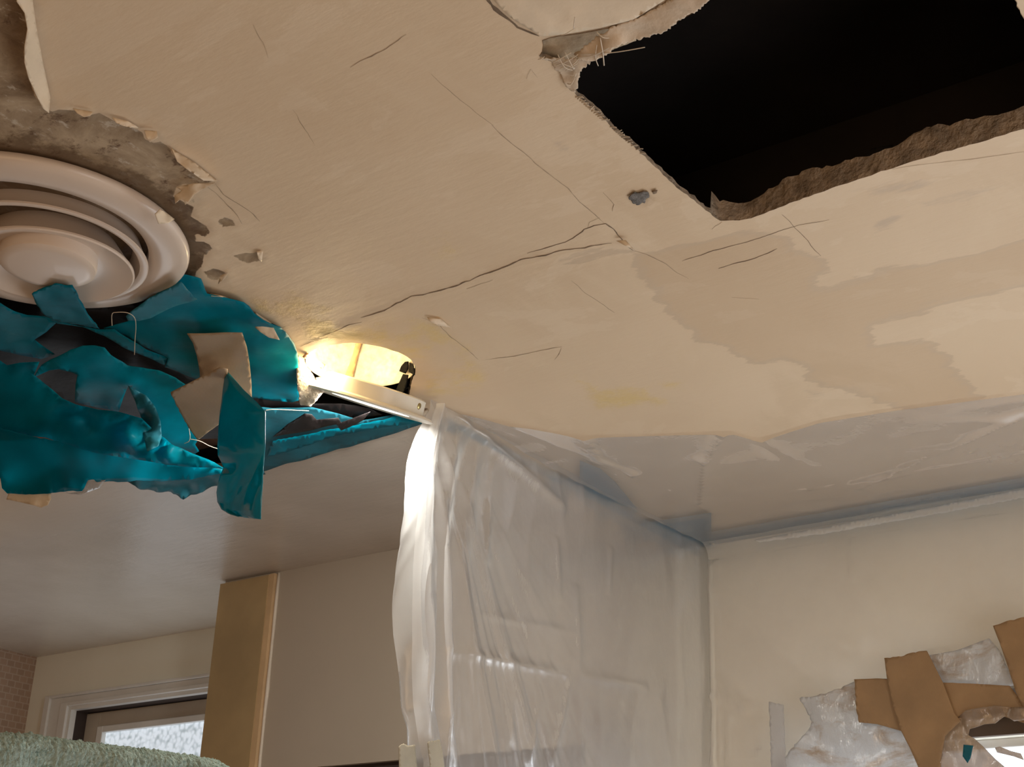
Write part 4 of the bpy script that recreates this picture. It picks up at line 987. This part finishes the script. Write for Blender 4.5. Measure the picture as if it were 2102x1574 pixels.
wsheet('cloth_tape', [(1815,1350),(1850,1347),(1868,1340),(1902,1335),(1910,1350),(1935,1400),(1958,1462),(1972,1480),(1940,1510),(1930,1560),(1932,1640),(1905,1640),(1885,1575),(1868,1535),(1848,1496),(1830,1440),(1820,1390)], 'tan', 'diagonal tan cloth tape with rust specks, left of the torn hole', 'tape', 2.347, wr=.003, ws=12, grid=9, seed=73, jag=1.2, jagedges=(0,1,2))
wsheet('cloth_tape', [(2038,1284),(2060,1277),(2102,1266),(2160,1252),(2230,1500),(2150,1500),(2110,1470),(2085,1420),(2070,1372),(2052,1320)], 'tan', 'tan cloth tape rising at the right edge of the photo', 'tape', 2.345, wr=.002, ws=8, grid=11, seed=74, jag=1, jagedges=(0,1,2))
TH = [(1986,1508),(1990,1496),(2004,1492),(2020,1486),(2040,1483),(2055,1472),(2062,1468),(2072,1474),(2082,1480),(2102,1478),(2130,1486),(2150,1560),(2140,1620),(2085,1600),(2060,1572),(2040,1556),(2015,1530),(1998,1515)]
wsheet('crumpled_film', [(1948,1482,2.35),(1985,1458,2.35),(2040,1448,2.345),(2100,1452,2.34),(2180,1460,2.34),(2260,1600,2.34),(2180,1700,2.34),(2000,1680,2.345),(1925,1640,2.35),(1922,1540,2.35)], 'crumple', 'tan crumpled plastic ring around the torn hole', 'plastic film', 2.345, wr=.014, ws=22, grid=7, seed=75, holes=[TH])
wsheet('teal_tape', [(1978,1528),(1998,1530),(1992,1556),(1986,1566),(1976,1552)], 'tealgrey', 'small teal tape scrap at the left rim of the torn hole', 'tape', 2.33, wr=.002, grid=6, seed=76)
wsheet('cloth_tape', [(2042,1534),(2052,1532),(2075,1541),(2095,1546),(2102,1560),(2080,1552),(2046,1544)], 'crumple', 'twisted film shred hanging across the torn hole', 'plastic film', 2.33, wr=.004, grid=6, seed=77)

# two cloth tape ends holding the curtain edge, at the bottom
def xsheet(name, ctl, mat, label, cat, X, **k):
    return tag(sheet(name, X_(ctl,X), M[mat], None, disp=(1,0,0), **k), label, cat)
xsheet('cloth_tape', [(818,1532),(828,1526),(838,1530),(851,1528),(856,1574),(858,1640),(822,1640),(819,1580)], 'beigetape', 'beige cloth tape end at the outer edge of the curtain bottom', 'tape', -1.312, wr=.001, grid=6, jag=.8, jagedges=(0,1,2), seed=80)
xsheet('cloth_tape', [(877,1523),(890,1520),(902,1518),(908,1545),(914,1590),(918,1640),(886,1640),(882,1570)], 'beigetape', 'beige cloth tape end folded on the curtain, right of its twin', 'tape', -1.300, wr=.002, grid=6, jag=.8, jagedges=(0,1), seed=81)

# ------------------------------------------------------------------ towel over a rail
def towel():
    XT = -1.30
    prof = [(-200,1500),(-60,1500),(0,1504),(60,1506),(120,1516),(180,1524),(220,1529),(300,1538),(350,1545),(400,1552),(440,1560),(470,1580),(500,1610)]
    pts = [PX(*p,XT) for p in prof]
    ys = [p.y for p in pts]; zs = [p.z for p in pts]
    y0, y1 = ys[0], ys[-1]
    NYt, NS = 330, 130; bm = bmesh.new(); G = []
    for i in range(NYt+1):
        y = y0+(y1-y0)*i/NYt; z = float(np.interp(y,ys,zs))
        fold = .008*math.sin(y*38+1)+.004*math.sin(y*95)
        g = []
        for j in range(NS+1):
            s = (j/NS-.5)*2; L = s*.20
            if abs(L) < .035: a = L/.035*math.pi/2; x = XT+.022*math.sin(a); zz = z-.022*(1-math.cos(a))
            else: x = XT+math.copysign(.022+.02*(abs(L)-.035),L); zz = z-.022-(abs(L)-.035)
            pile = .0022*noise.noise(Vector((y*420,L*420,0)))+.0016*noise.noise(Vector((y*190,L*190,5)))
            nx = 1 if L>0 else -1
            k = min(1,abs(L)/.035)
            g.append(bm.verts.new((x+nx*k*(fold*min(1,abs(L)/.08)+pile), y+.0008*noise.noise(Vector((y*300,L*300,9))), zz+(1-k)*pile+pile*.5)))
        G.append(g)
    for a, b in zip(G, G[1:]):
        for k in range(NS): bm.faces.new((a[k],b[k],b[k+1],a[k+1]))
    me = bpy.data.meshes.new('bath_towel'); bm.to_mesh(me); bm.free()
    o = link('bath_towel', me, M['towel'], None, smooth=True)
    tag(o, 'sage green terry bath towel draped in front of the small window', 'towel')
    zr = min(zs[2:-3])-.035
    r = thing('towel_rail', (XT,y1,0), None, None)
    tube('rail', [(XT,YF+.002,zr),(XT,y1-.01,zr)], .010, M['galv'], r, 12); tube('post', [(XT,y1-.012,0),(XT,y1-.012,zr-.009)], .010, M['galv'], r, 12)
    tag(r, 'metal rail carrying the green towel', 'rail')
towel()
